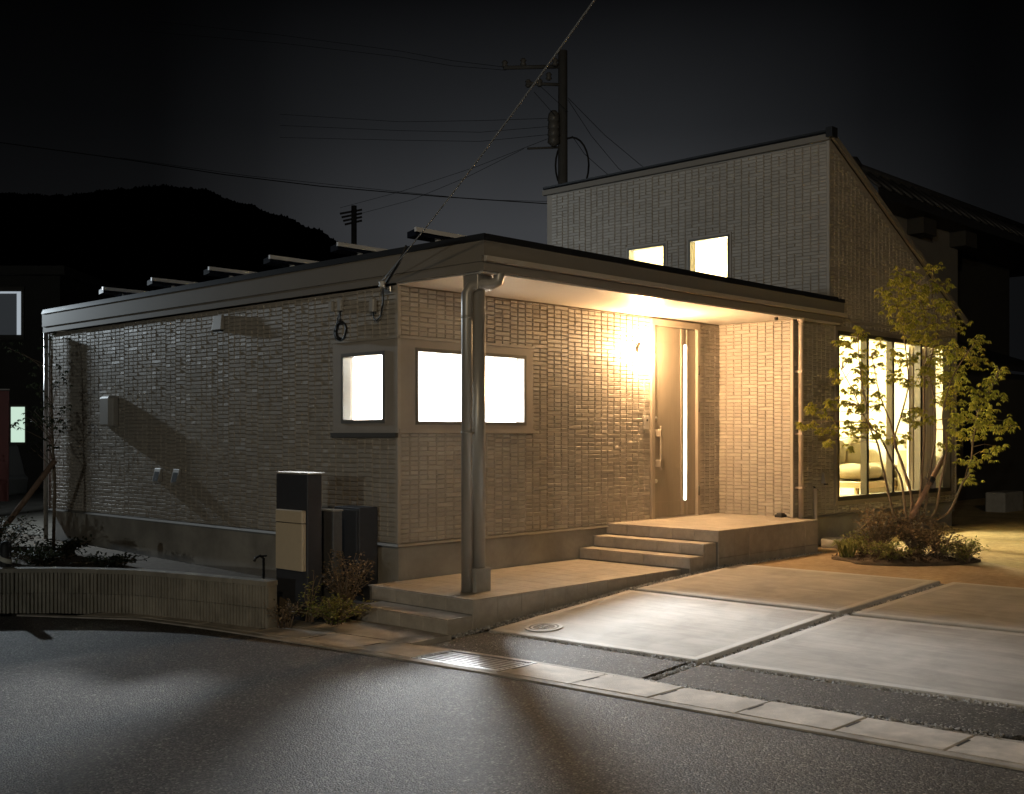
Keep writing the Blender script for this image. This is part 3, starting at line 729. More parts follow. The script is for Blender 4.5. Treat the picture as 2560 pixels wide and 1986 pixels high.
# rain pipe at the far end of the left wall
dp = bpy.data.objects.new('rain_pipe', None); COL.objects.link(dp); dp.parent = house
m = MB(); m.tube([(-.090, 7.26, .2), (-.090, 7.26, 3.03)], .030, 10); m.build('pipe', 'pipe', dp)

# rooms seen through the windows
def room(name, x0, x1, y0, y1, z0, z1, mt, hx=(), hy=(), flo='floor_wood', top=None):
    e = bpy.data.objects.new(name, None); COL.objects.link(e); e.parent = house
    t = .02; m = MB()
    wall_boxes(m, 'x', x0 - t, x0, y0, y1, z0, z1, hx); wall_boxes(m, 'y', y0 - t, y0, x0, x1, z0, z1, hy)
    m.box(x1, x1 + t, y0, y1, z0, z1); m.box(x0, x1, y1, y1 + t, z0, z1)
    m.build('interior_wall', mt, e)
    m = MB(); m.box(x0, x1, y0, y1, z1, z1 + t); m.build('ceiling', mt, e)
    m = MB(); m.box(x0, x1, y0, y1, z0 - t, z0); m.build('floor', flo, e)
    return e
room('kitchen_room', .125, 3.55, .125, 3.3, .66, 3.0, 'interior', HL, [HF[0]])
room('hall', 3.62, 5.2, .125, 3.2, .66, 3.0, 'interior', (), [(4.45, 5.1, .75, 2.85)])
lv = bpy.data.objects.new('living_room', None); COL.objects.link(lv); lv.parent = house
x0, x1, y0, y1 = X2 + .125, XE - .125, F + .125, 3.6
m = MB(); wall_boxes(m, 'x', x0 - .02, x0, y0, y1, .66, 5.2, HU); wall_boxes(m, 'y', y0 - .02, y0, x0, x1, .66, 3.3, HS); m.box(x1, x1 + .02, y0, y1, .66, 3.4)
m.hexa([(x0, y1, .66), (x1, y1, .66), (x1, y1 + .02, .66), (x0, y1 + .02, .66), (x0, y1, 5.2), (x1, y1, 3.35), (x1, y1 + .02, 3.35), (x0, y1 + .02, 5.2)])
m.hexa([(x0, y0 - .02, 3.3), (x1, y0 - .02, 3.3), (x1, y0, 3.3), (x0, y0, 3.3), (x0, y0 - .02, 5.2), (x1, y0 - .02, 3.35), (x1, y0, 3.35), (x0, y0, 5.2)])
m.build('interior_wall', 'interior_living', lv)
m = MB(); m.hexa([(x0, y0, 5.2), (x1, y0, 3.35), (x1, y1, 3.35), (x0, y1, 5.2), (x0, y0, 5.23), (x1, y0, 3.38), (x1, y1, 3.38), (x0, y1, 5.23)]); m.build('ceiling', 'interior_living', lv)
m = MB(); m.box(x0, x1, y0, y1, .64, .66); m.build('floor', 'floor_wood', lv)
# lamps inside
def ceiling_lamp(label, c, r, h, mt, drop=0):
    t = thing('ceiling_lamp', label, 'lamp', c)
    m = MB(); m.lathe(c, [(r * .5, h * .5 + .001), (r * .5, h * .5 + .03)], 20); m.build('lamp_base', 'plastic_white', t)
    if drop:
        m = MB(); m.tube([(c[0], c[1], c[2] + h * .5 + .03), (c[0], c[1], c[2] + drop)], .006, 6); m.build('lamp_cord', 'wire', t)
    m = MB(); m.lathe(c, [(.01, -h * .5), (r * .8, -h * .5), (r, -h * .2), (r, h * .2), (r * .8, h * .5), (.01, h * .5)], 24); m.build('lamp_shade', mt, t)
ceiling_lamp('round white ceiling lamp inside the corner-window room', (1.75, 1.25, 2.86), .18, .14, 'lamp_cool')
ceiling_lamp('round warm pendant lamp inside the tall living room', (8.0, 1.3, 3.15), .20, .16, 'lamp_living', .9)
ceiling_lamp('small lamp on the hall ceiling behind the door slit', (4.5, 1.3, 2.9), .14, .10, 'lamp_hall')
# furniture in the living room
so = thing('sofa', 'cream sofa with plump cushions behind the left pane of the big window', 'sofa', (9.2, .05, .66))
def cushion(c, s, name, mt, par):
    m = MB(); rings = []
    for k in range(7):
        t = -1 + 2 * k / 6; f = (1 - abs(t) ** 3) ** .34 * .92 + .06
        rings.append([(c[0] + s[0] / 2 * f * math.copysign(abs(math.cos(a)) ** .45, math.cos(a)), c[1] + s[1] / 2 * f * math.copysign(abs(math.sin(a)) ** .45, math.sin(a)), c[2] + s[2] / 2 * t) for a in [2 * math.pi * j / 20 for j in range(20)]])
    m.loft(rings, 0, True, True); m.build(name, mt, par)
for k in range(2):
    cushion((8.88 + .72 * k, -.02, 1.08), (.70, .75, .26), 'seat_cushion', 'sofa_fabric', so); cushion((8.88 + .72 * k, .34, 1.36), (.70, .24, .50), 'back_cushion', 'sofa_fabric', so)
m = MB(); m.cbox(8.48, 9.98, -.42, .48, .86, .95, .01); m.build('sofa_frame', 'wood_light', so)
for x in (8.54, 9.92):
    for y in (-.37, .43):
        m = MB(); m.cbox(x - .03, x + .03, y - .03, y + .03, .66, .86, .004); m.build('leg', 'wood_light', so)
cb = thing('cabinet', 'low pale cabinet behind the third pane of the big window', 'cabinet', (9.7, -.6, .66))
m = MB(); m.cbox(9.45, 9.95, -.72, -.46, .74, 1.40, .006); m.build('cabinet_body', 'cabinet', cb)
m = MB(); m.box(9.48, 9.92, -.70, -.48, .66, .74); m.build('plinth', 'frame_dark', cb)
for x in (9.46, 9.71):
    m = MB(); m.cbox(x, x + .235, -.736, -.721, .77, 1.37, .002); m.build('cabinet_door', 'cabinet', cb)
bk = thing('cushion', 'small pale cushion propped on top of the indoor cabinet', 'cushion', (9.62, -.6, 1.40)); cushion((9.62, -.58, 1.53), (.28, .12, .27), 'cushion_body', 'sofa_fabric', bk)
cu = MB()
for xa_, xb_ in ((9.0, 9.86),):
    n = 90; pts = [(xa_ + (xb_ - xa_) * k / n, F + .20 + .035 * math.sin(k * .62) + .012 * math.sin(k * 1.7)) for k in range(n + 1)]
    i = len(cu.v)
    for x, y in pts: cu.v += [(x, y, .70), (x, y, 2.93)]
    for k in range(n): cu.f.append((i + 2 * k, i + 2 * k + 2, i + 2 * k + 3, i + 2 * k + 1)); cu.m.append(0); cu.smooth.append(True)
o = cu.build('curtain', 'curtain'); tag(o, 'pale gathered curtain at the right end of the big window', 'curtain')

# ================================================================== PORCH
por = thing('entrance_steps', 'tiled entrance platform with steps and a long lower slab', 'steps', (1.5, -.7, 0))
# solid cores
def core(x0, x1, y0, y1, z1): 
    m = MB(); m.box(x0 + .01, x1 - .01, y0 + .01, y1, -.05, z1 - .011); m.build('core', 'porch_core', por)
TG = .0035
tcache = {}
def tile(x0, x1, y0, y1, z, axis='z'):
    # one floor or riser tile, 10 mm thick with softened edges
    key = (round(x1 - x0, 3), round(y1 - y0, 3), axis)
    me = tcache.get(key)
    if me is None:
        w, h = x1 - x0, y1 - y0; g = TG / 2; b = .0025; mm = MB()
        f = {'z': lambda a, c, d: (a, c, d), 'y': lambda a, c, d: (a, -d, c), 'x': lambda a, c, d: (-d, -a, c)}[axis]
        mm.loft([[f(a, c, 0) for a, c in ((g, g), (w - g, g), (w - g, h - g), (g, h - g))], [f(a, c, .010 - b) for a, c in ((g, g), (w - g, g), (w - g, h - g), (g, h - g))],
                 [f(a, c, .010) for a, c in ((g + b, g + b), (w - g - b, g + b), (w - g - b, h - g - b), (g + b, h - g - b))]])
        me = bpy.data.meshes.new('tile'); me.from_pydata(mm.v, [], mm.f); me.materials.append(MATS['porch_tile']); me.update(); tcache[key] = me
    o = bpy.data.objects.new('tile', me); COL.objects.link(o); o.parent = por; o.matrix_parent_inverse = Matrix.Translation(por.location).inverted()
    o.location = (x0, y0, z) if axis == 'z' else ((x0, z, y0) if axis == 'y' else (z, x0, y0))
    return o
def cuts(a, b, s, start=None):
    n = max(1, round((b - a) / s)); return [a + (b - a) * i / n for i in range(n + 1)]
def floor_tiles(x0, x1, y0, y1, z, s=.30):
    for a, b in zip(cuts(x0, x1, s), cuts(x0, x1, s)[1:]):
        for c, d in zip(cuts(y0, y1, s), cuts(y0, y1, s)[1:]): tile(a, b, c, d, z - .010)
def riser_y(x0, x1, z0, z1, y, s=.30):       # faces -y
    for a, b in zip(cuts(x0, x1, s), cuts(x0, x1, s)[1:]):
        for c, d in zip(cuts(z0, z1, .33), cuts(z0, z1, .33)[1:]): tile(a, b, c, d, y, 'y')
def riser_x(y0, y1, z0, z1, x, s=.30):       # faces -x
    for a, b in zip(cuts(y0, y1, s), cuts(y0, y1, s)[1:]):
        for c, d in zip(cuts(z0, z1, .33), cuts(z0, z1, .33)[1:]): tile(b, b + (b - a), c, d, x, 'x')
PYF = -1.47
PXR = 5.17
# lower slab, left step, flight of steps and platform: (x0, x1, yfront, yback, top)
core(-.33, 2.62, -1.33, .02, .28); floor_tiles(-.33, 2.62, -1.33, .03, .28); riser_y(-.33, 2.62, 0.0, .27, -1.33 + .01); riser_x(-1.33, -.02, .155, .27, -.33 + .01)
core(-.62, -.33, -1.33, -.16, .15); floor_tiles(-.62, -.32, -1.33, -.16, .15, .31); riser_y(-.62, -.33, .0, .14, -1.33 + .01); riser_x(-1.33, -.16, .0, .14, -.62 + .01)
core(2.62, 2.86, PYF + .03, .02, .40); floor_tiles(2.62, 2.86, PYF + .03, .03, .40); riser_y(2.62, 2.86, .1, .39, PYF + .04); riser_x(PYF + .03, .02, .285, .39, 2.63)
core(2.86, 3.09, PYF + .03, .02, .52); floor_tiles(2.86, 3.09, PYF + .03, .03, .52); riser_y(2.86, 3.09, .1, .51, PYF + .04); riser_x(PYF + .03, .02, .405, .51, 2.87)
core(3.09, XI + .03, F + .02, .02, ZP); core(3.09, PXR, PYF, F + .02, ZP)
floor_tiles(3.09, PXR, PYF, 0 - .002, ZP); floor_tiles(PXR, XI - .002, F + .002, -.002, ZP, .3)
riser_x(PYF, .02, .525, ZP - .01, 3.10)
for a, b in zip(cuts(3.09, PXR, .30), cuts(3.09, PXR, .30)[1:]):
    tile(a, b, .05, .36, PYF + .01, 'y'); tile(a, b, .36, ZP - .01, PYF + .01, 'y')
m = MB(); m.box(PXR - .012, PXR, PYF + .012, F + .04, 0, ZP - .002); m.build('end_face', 'porch_tile', por)

# ================================================================== FITTINGS ON THE HOUSE
wl = thing('wall_lamp', 'glowing warm wall lamp beside the front door', 'lamp', (3.5, -.02, 2.6))
LX, LY, LZ = 3.66, -.13, 2.61
m = MB(); m.lathe((LX, -.016, LZ + .02), [(.055, 0), (.055, .02), (.03, .035)], 18, axis='y'); m.build('lamp_plate', 'frame_dark', wl)
m = MB(); m.tube([(LX, -.04, LZ + .03), (LX, -.07, LZ + .11), (LX, LY + .02, LZ + .125), (LX, LY, LZ + .085)], .009, 8); m.build('lamp_arm', 'frame_dark', wl)
m = MB(); m.lathe((LX, LY + .052, LZ), [(.088, 0), (.088, -.006)], 20, axis='y'); m.build('glare_block', 'steel', wl)  # disc added to keep the globe's glare off the wall behind
m = MB(); m.lathe((LX, LY, LZ), [(.01, -.08), (.045, -.075), (.066, -.045), (.072, 0), (.066, .045), (.045, .075), (.01, .08)], 20); m.build('lamp_globe', 'lamp_warm', wl)
ic = thing('door_intercom', 'small intercom panel on the brick siding left of the door', 'intercom', (3.77, -.02, 1.78))
m = MB(); m.cbox(3.72, 3.81, -.045, -.016, 1.70, 1.86, .004); m.build('intercom_body', 'plastic_grey', ic)
m = MB(); m.lathe((3.765, -.046, 1.81), [(.014, 0), (.014, .004), (.001, .005)], 12, axis='y'); m.build('intercom_lens', 'rubber', ic)
dl = thing('soffit_sensor', 'tiny dark sensor on the porch ceiling near the rain pipe', 'sensor', (5.0, -1.05, 3.0))
m = MB(); m.lathe((5.0, -1.02, 3.0), [(.012, -.005), (.022, .0), (.022, .03)], 12); m.build('sensor_head', 'rubber', dl)
ds = thing('door_stopper', 'small black box on the porch floor by the side wall', 'box', (5.2, -.98, ZP))
m = MB(); m.cbox(5.16, 5.28, -1.0, -.90, ZP + .001, ZP + .035, .006); m.cbox(5.18, 5.26, -.985, -.915, ZP + .035, ZP + .05, .004); m.build('stopper_body', 'rubber', ds)
# left wall: vent hood, meter, two outlets, cable boxes and coil
vh = thing('wall_vent', 'narrow metal vent hood high on the left wall under the eave', 'vent', (0, 3.0, 2.85))
m = MB(); m.hexa([(-.07, 2.91, 2.80), (-.015, 2.91, 2.80), (-.015, 3.10, 2.80), (-.07, 3.10, 2.80), (-.05, 2.92, 2.965), (-.015, 2.92, 2.965), (-.015, 3.09, 2.965), (-.05, 3.09, 2.965)]); m.build('vent_hood', 'plastic_grey', vh, .006)
m = MB(); m.box(-.066, -.02, 2.93, 3.08, 2.788, 2.799); m.build('vent_louvre', 'dark_gap', vh)
mt_ = thing('electric_meter', 'rounded grey electric meter box with dark window on the left wall', 'meter', (0, 5.5, 1.9))
m = MB()
rg = lambda z, d: [(-.015, 5.34, z), (-.015, 5.68, z), (-.09 + d, 5.68 - d, z), (-.13 + d, 5.62 - d, z), (-.13 + d, 5.40 + d, z), (-.09 + d, 5.34 + d, z)]
m.loft([[p for p in reversed(rg(z, d))] for z, d in ((1.74, .02), (1.76, 0), (2.10, 0), (2.13, .03))]); m.build('meter_case', 'plastic_grey', mt_, .008)
m = MB(); m.box(-.095, -.05, 5.676, 5.692, 1.92, 2.07); m.build('meter_window', 'rubber', mt_)
for y in (4.33, 3.90):
    o = thing('wall_outlet_hood', 'dark outlet hood low on the left wall, ' + ('the one nearer the meter' if y > 4 else 'the one nearer the gate pillar'), 'vent', (0, y, 1.1), 'pair of dark hoods low on the left wall')
    m = MB(); m.hexa([(-.08, y - .07, 1.08), (-.015, y - .07, 1.08), (-.015, y + .07, 1.08), (-.08, y + .07, 1.08), (-.04, y - .07, 1.24), (-.015, y - .07, 1.24), (-.015, y + .07, 1.24), (-.04, y + .07, 1.24)]); m.build('hood_shell', 'plastic_grey', o, .006)
    m = MB(); m.quad((-.081, y + .055, 1.09), (-.081, y - .055, 1.09), (-.050, y - .055, 1.20), (-.050, y + .055, 1.20)); m.build('hood_opening', 'dark_gap', o)
for k, y in enumerate((.955, .815)):
    o = thing('cable_box', 'small white junction box above the left window, ' + ('farther from the corner' if k == 0 else 'nearer the corner'), 'junction box', (0, y, 2.9), 'pair of junction boxes above the left window')
    m = MB(); m.cbox(-.055, -.015, y - .028, y + .028, 2.85, 2.955, .006); m.build('box_body', 'plastic_grey', o)
    m = MB(); m.cbox(-.060, -.056, y - .022, y + .022, 2.86, 2.945, .001); m.build('box_lid', 'plastic_grey', o)
co_ = thing('cable_coil', 'coil of black cable hanging above the left window', 'cable', (-.04, .8, 2.6))
for k in range(4):
    m = MB(); c = Vector((-.035 - .010 * (k % 2), .80 + .004 * k, 2.655)); r = .072 + .006 * k
    m.tube([(c.x + .004 * math.sin(3 * a), c.y + r * math.cos(a), c.z + r * 1.05 * math.sin(a)) for a in [2 * math.pi * j / 28 for j in range(29)]], .007, 6); m.build('cable_loop', 'rubber', co_)
m = MB(); m.tube([(-.04, .815, 2.85), (-.045, .82, 2.80), (-.045, .79, 2.74)], .007, 6); m.tube([(-.04, .81, 2.85), (-.045, .85, 2.78), (-.045, .87, 2.70)], .006, 6); m.build('cable_lead', 'rubber', co_)
sb = thing('service_bracket', 'cable bracket with grey surge box at the wall corner under the eave', 'bracket', (-.05, .10, 2.95))
m = MB(); m.cbox(-.05, -.016, .05, .15, 2.97, 3.02, .004); m.tube([(-.05, .10, 3.0), (-.14, .06, 3.01)], .012, 8); m.build('bracket_arm', 'steel', sb)
m = MB(); m.lathe((-.14, .06, 3.0), [(.02, 0), (.035, .015), (.02, .03), (.035, .045), (.02, .06)], 12); m.build('insulator', 'plastic_white', sb)
m = MB(); m.cbox(-.085, -.03, .26, .33, 2.80, 2.93, .012); m.build('surge_box', 'plastic_grey', sb)
m = MB(); m.tube([(-.055, .29, 2.80), (-.06, .28, 2.74), (-.06, .24, 2.71), (-.06, .18, 2.75), (-.08, .12, 2.88), (-.13, .06, 2.98)], .007, 6); m.build('drip_loop', 'rubber', sb)
m = MB(); m.tube([(-.08, .10, 3.03), (-.085, .0, 3.12), (-.09, -.10, 3.2), (-.09, -.22, 3.36)], .010, 6); m.build('flashing_lead', 'rubber', sb)
# solar panels on the low roof
for k, y in enumerate((.31, 1.55, 2.80, 4.08, 5.46, 6.80)):
    o = thing('solar_panel', ['solar panel with pale edge nearest the porch corner of the roof', 'second solar panel from the porch corner of the roof', 'third solar panel from the porch corner of the roof', 'fourth solar panel from the porch corner of the roof', 'fifth solar panel from the porch corner of the roof', 'solar panel at the far end of the roof row'][k], 'solar panel', (.5, y, 3.36), 'row of solar panels on the low roof')
    xa_, xb_ = .5, 3.6
    P = lambda x, dy, z: (x, y + dy, z)
    m = MB(); m.hexa([P(xa_ + .02, .031, 3.60), P(xb_, .031, 3.60), P(xb_, .16, 3.585), P(xa_ + .02, .16, 3.585), P(xa_ + .02, .031, 3.668), P(xb_, .031, 3.668), P(xb_, .16, 3.645), P(xa_ + .02, .16, 3.645)]); m.build('panel_glass', 'solar_cell', o)
    m = MB(); m.box(xa_, xb_, y, y + .03, 3.632, 3.675); m.build('panel_frame', 'aluminium', o)
    for x in (xa_ + .35, xb_ - .4):
        m = MB(); m.box(x - .02, x + .02, y + .05, y + .09, 3.36, 3.60); m.build('panel_leg', 'aluminium', o)

# ================================================================== GATE PILLAR AND VERGE
gp_ = thing('gate_pillar', 'tall dark navy gate pillar with a pale cap beside the steps', 'gate pillar', (-1.0, .17, 0))
m = MB(); m.cbox(-1.0, -.845, .03, .50, 0.0, 1.295, .006); m.build('pillar_slab', 'navy', gp_)
m = MB(); m.cbox(-1.012, -.825, .012, .512, 1.296, 1.312, .003); m.build('pillar_cap', 'plastic_grey', gp_)
mb = thing('mailbox', 'beige wall mailbox with a flap on the dark gate pillar', 'mailbox', (-1.1, .15, .7))
m = MB(); m.cbox(-1.045, -1.001, .045, .445, .46, .868, .006); m.build('mailbox_body', 'mailbox', mb)
m = MB(); m.cbox(-1.047, -1.002, .045, .445, .876, .984, .006); m.build('mailbox_flap', 'mailbox', mb)
m = MB(); m.box(-1.04, -1.003, .05, .44, .8685, .8755); m.build('mailbox_slot', 'dark_gap', mb)
gw = thing('low_gate_wall', 'low grey-navy wall panel just behind the tall gate pillar', 'wall panel', (-.6, .24, 0))
m = MB(); m.cbox(-.66, -.56, .112, .56, .05, .955, .004); m.build('panel_slab', 'navy_light', gw)
m = MB(); m.cbox(-.668, -.552, .104, .568, .956, .97, .003); m.build('panel_cap', 'plastic_grey', gw)
ub = thing('utility_cabinet', 'dark navy utility cabinet standing against the left wall', 'cabinet', (-.25, .3, 0))
m = MB(); m.cbox(-.28, -.06, .22, .60, .24, .965, .006); m.build('cabinet_shell', 'navy', ub)
m = MB(); m.cbox(-.292, -.281, .24, .58, .28, .945, .003); m.build('cabinet_front', 'navy', ub)
m = MB(); m.box(-.275, -.08, .17, .60, .02, .239); m.build('cabinet_plinth', 'navy', ub)
# scored block wall along the verge
bw = thing('block_wall', 'low wall of ribbed concrete blocks with a smooth cap along the verge', 'wall', (-1.6, 1, 0))
BWP = [(-1.36, .02), (-1.56, .95), (-1.74, 1.58), (-2.06, 2.12), (-2.34, 2.42), (-3.1, 3.1)]
def along(path, step):
    pts = [Vector(p) for p in path]; segs = []; L = 0
    for a, b in zip(pts, pts[1:]): segs.append((L, a, b)); L += (b - a).length
    def f(s):
        for l, a, b in reversed(segs):
            if s >= l - 1e-9: return a + (b - a).normalized() * (s - l)
    return f, L
f_, L_ = along(BWP, .4)
k = 0; s = 0
while s < L_ - .05:
    e = min(s + .40, L_); a, b = f_(s), f_(e - .0005); d = (b - a).normalized(); nn = Vector((-d.y, d.x))
    if nn.x > 0: nn = -nn
    for z0, z1 in ((.0, .183), (.187, .370)):
        m = MB(); nr = 11; w = (b - a).length - .006
        prof = []
        for j in range(nr):
            t0 = .003 + w * j / nr; t1 = .003 + w * (j + 1) / nr; g = w / nr * .18
            dep = random.choice((.0, .0, .003, .005))
            prof += [(t0 + g * .3, .040), (t0 + g, .058 + dep), (t1 - g, .058 + dep), (t1 - g * .3, .040)]
        ring = lambda z: [a + d * t + nn * o for t, o in prof] + [a + d * (w + .003) - nn * .05, a + d * .003 - nn * .05]
        rr = [[(p.x, p.y, z) for p in ring(z)] for z in (z0, z1)]
        if d.x * nn.y - d.y * nn.x > 0: rr = [list(reversed(r)) for r in rr]
        m.loft(rr); m.build('block', 'block', bw)
    m = MB(); q = [a + d * .002 + nn * .068, b - d * .002 + nn * .068, b - d * .002 - nn * .058, a + d * .002 - nn * .058]
    if d.x * nn.y - d.y * nn.x > 0: q = q[::-1]
    m.loft([[(p.x, p.y, .372) for p in q], [(p.x, p.y, .412) for p in q]]); m.build('cap_block', 'block', bw)
    s += .40
fa = thing('garden_tap', 'small dark garden tap standing behind the block wall', 'tap', (-1.05, .62, .24))
m = MB(); m.tube([(-1.05, .62, .20), (-1.05, .62, .53), (-1.10, .60, .56), (-1.16, .575, .55), (-1.18, .57, .52)], .012, 8); m.build('tap_pipe', 'rubber', fa)
m = MB(); m.box(-1.08, -1.02, .61, .63, .545, .56); m.build('tap_handle', 'rubber', fa)

# ================================================================== PLANTS
def leaf_quad(m, p, d, up, L, Wd, mi=0, fold=.25):
    d = d.normalized(); s = d.cross(up)
    s = s.normalized() if s.length > 1e-4 else d.orthogonal().normalized()
    n = s.cross(d)
    mid = p + d * L * .45 - n * L * .03; tip = p + d * L - Vector((0, 0, L * .18))
    l, r = mid + s * Wd / 2 + n * Wd * fold, mid - s * Wd / 2 + n * Wd * fold
    i = len(m.v); m.v += [tuple(p), tuple(r), tuple(tip), tuple(l), tuple(mid)]
    for f in ((0, 1, 4), (1, 2, 4), (2, 3, 4), (3, 0, 4)): m.f.append((i + f[0], i + f[1], i + f[2])); m.m.append(mi); m.smooth.append(False)
def palmate(m, p, rng, size):
    # five to seven narrow leaflets fanned out and hanging down
    az = rng.uniform(0, 6.28); n = rng.choice((5, 5, 6, 7))
    tilt = rng.uniform(-.5, .1)
    for k in range(n):
        a = az + (k - (n - 1) / 2) * .62
        d = Vector((math.cos(a), math.sin(a), tilt - .25 * abs(k - (n - 1) / 2) - rng.uniform(0, .35)))
        L = size * (1.0 - .10 * abs(k - (n - 1) / 2)) * rng.uniform(.85, 1.15)
        leaf_quad(m, p, d, Vector((0, 0, 1)), L, L * .36)
def R7(x, y): return 1860 + x * .35425, 600 + y * .35425
CL = [(1335, 190, 50), (1370, 310, 70), (1160, 260, 80), (1080, 310, 80), (1010, 370, 50), (1180, 380, 100), (1280, 350, 50), (1080, 470, 80), (1250, 440, 70), (1410, 440, 60), (1440, 480, 50), (1130, 550, 90), (1230, 560, 90), (1330, 600, 60), (1110, 620, 60), (1490, 590, 80), (1290, 680, 80), (1200, 680, 60), (1470, 720, 50),
      (1650, 720, 60), (1600, 790, 80), (1650, 860, 60), (1520, 800, 60), (1430, 830, 60), (1480, 930, 80), (1400, 980, 60), (1530, 1010, 60), (1450, 1060, 70), (1400, 1130, 60), (1500, 1150, 60), (1800, 925, 55), (1740, 990, 50), (1660, 1080, 80), (1760, 1090, 70), (1640, 1150, 70), (1700, 1200, 60), (1510, 1260, 80), (1600, 1270, 90), (1690, 1290, 80), (1800, 1330, 60), (1880, 1300, 60), (1500, 1350, 60), (1620, 1380, 60), (1400, 1450, 45), (1480, 1470, 40), (1800, 1470, 45), (1740, 1520, 45), (1600, 1570, 70), (1590, 1680, 55),
      (805, 620, 42), (690, 710, 50), (740, 720, 50), (830, 690, 50), (960, 730, 50), (800, 800, 55), (740, 830, 40), (640, 920, 40), (660, 980, 40), (850, 980, 65), (840, 900, 55), (930, 800, 45), (940, 880, 45), (1050, 960, 55), (1150, 1000, 55), (1120, 870, 60), (1190, 830, 55), (1060, 790, 45), (770, 1050, 60), (740, 1150, 65), (820, 1170, 50), (940, 1080, 50), (960, 1160, 50), (480, 1180, 55), (610, 1150, 55), (560, 1230, 35), (390, 1300, 40), (480, 1300, 45), (600, 1350, 70), (600, 1430, 35), (510, 1350, 22), (740, 1310, 60), (800, 1360, 60), (860, 1300, 55), (940, 1320, 45), (950, 1380, 45), (740, 1460, 40), (1130, 1390, 50), (1050, 1420, 45), (1160, 1240, 50), (1220, 1280, 45), (1230, 1190, 45), (1280, 1250, 45), (1290, 900, 60), (1290, 1000, 55), (1360, 760, 55), (1330, 850, 55)]
TD = 12.25
tree = thing('young_maple_tree', 'slender multi-stemmed young tree with drooping yellow-green leaves before the big window', 'tree', (4.95, -2.75, .3))
rt = random.Random(21)
# stems, read off the photograph as image paths and given their own depths
ST = [[(1120, 1990), (1060, 1940), (1010, 1741), (970, 1561), (940, 1430), (890, 1330), (860, 1150), (830, 1000), (810, 820), (805, 650)],
      [(1150, 1990), (1140, 1930), (1110, 1700), (1040, 1560), (960, 1390), (870, 1290), (760, 1050), (690, 920)],
      [(1180, 1990), (1200, 1890), (1130, 1640), (1085, 1500), (1035, 1300), (960, 1100), (930, 960), (900, 820)],
      [(1220, 1990), (1240, 1850), (1260, 1600), (1275, 1350), (1270, 1050), (1285, 760), (1270, 500), (1200, 340)],
      [(1240, 1990), (1280, 1900), (1310, 1650), (1350, 1400), (1345, 1150), (1310, 900), (1370, 620), (1330, 400), (1330, 200)],
      [(1260, 1990), (1350, 1920), (1390, 1700), (1420, 1560), (1430, 1400), (1400, 1250), (1460, 1000), (1560, 820), (1640, 720)],
      [(1280, 1990), (1440, 1930), (1540, 1720), (1590, 1640), (1620, 1400), (1660, 1200), (1740, 1060), (1790, 930)],
      [(1170, 1990), (1180, 1800), (1110, 1560), (1060, 1420), (1120, 1200), (1160, 1000), (1130, 700), (1080, 470)]]
stem_pts = []
for k, path in enumerate(ST):
    dd = rt.uniform(-.5, .5); pts = []
    for j, (x, y) in enumerate(path):
        t = j / (len(path) - 1); pts.append(at_depth(*R7(x, y), TD + dd * t + rt.uniform(-.03, .03)))
    # finer curve
    fine = []
    for a, b in zip(range(len(pts) - 1), range(1, len(pts))):
        p0, p1, p2, p3 = pts[max(a - 1, 0)], pts[a], pts[b], pts[min(b + 1, len(pts) - 1)]
        for q in range(4):
            t = q / 4; fine.append(.5 * ((2 * p1) + (p2 - p0) * t + (2 * p0 - 5 * p1 + 4 * p2 - p3) * t * t + (3 * p1 - p0 - 3 * p2 + p3) * t ** 3))
    fine.append(pts[-1])
    m = MB(); m.tube(fine, [.0125 * (1 - .78 * i / len(fine)) + .002 for i in range(len(fine))], 7); m.build('trunk', 'bark', tree)
    stem_pts += fine
crown = MB(); twigs = MB()
for (x, y, r) in CL:
    near = None
    px, py = R7(x, y)
    p0 = at_depth(px, py, TD)
    # depth follows the stem it hangs on
    cand = sorted(stem_pts, key=lambda s: (s - p0).length + (2.0 if s.z > p0.z + .05 else 0))[0]
    dep = project(cand)[2] + rt.uniform(-.22, .22)
    c = at_depth(px, py, dep); rad = r * .35425 / FPX * dep
    mid = (cand + c) / 2 + Vector((rt.uniform(-.03, .03), rt.uniform(-.03, .03), rt.uniform(0, .05)))
    twigs.tube([cand, mid, c + Vector((0, 0, rad * .3))], [.0055, .004, .002], 5)
    n = max(6, int(19 * (r / 60) ** 1.6))
    for q in range(n):
        o = Vector((rt.gauss(0, .55), rt.gauss(0, .55), rt.gauss(0, .38))) * rad * 1.05
        p = c + o
        if rt.random() < .45: twigs.tube([c, p], [.002, .001], 3)
        palmate(crown, p, rt, rt.uniform(.045, .082))
crown.build('crown', 'maple_leaf', tree)
tag(twigs.build('twigs', 'bark', tree), kind='stuff')
# leaning support stake with tie
st = thing('tree_stake', 'reddish brown wooden stake leaning through the young tree with a black tie', 'stake', (4.9, -2.8, .3))
a, b = at_depth(*R7(1180, 1960), TD - .1), at_depth(*R7(1412, 1530), TD + .25)
m = MB(); m.tube([a, b], [.029, .027], 12); m.build('stake_pole', 'stake', st)
c = a + (b - a) * .60; m = MB(); m.tube([c - (b - a).normalized() * .035, c + (b - a).normalized() * .035], .036, 12); m.tube([c, c + Vector((.02, .08, .03))], .012, 6); m.build('stake_tie', 'rubber', st)
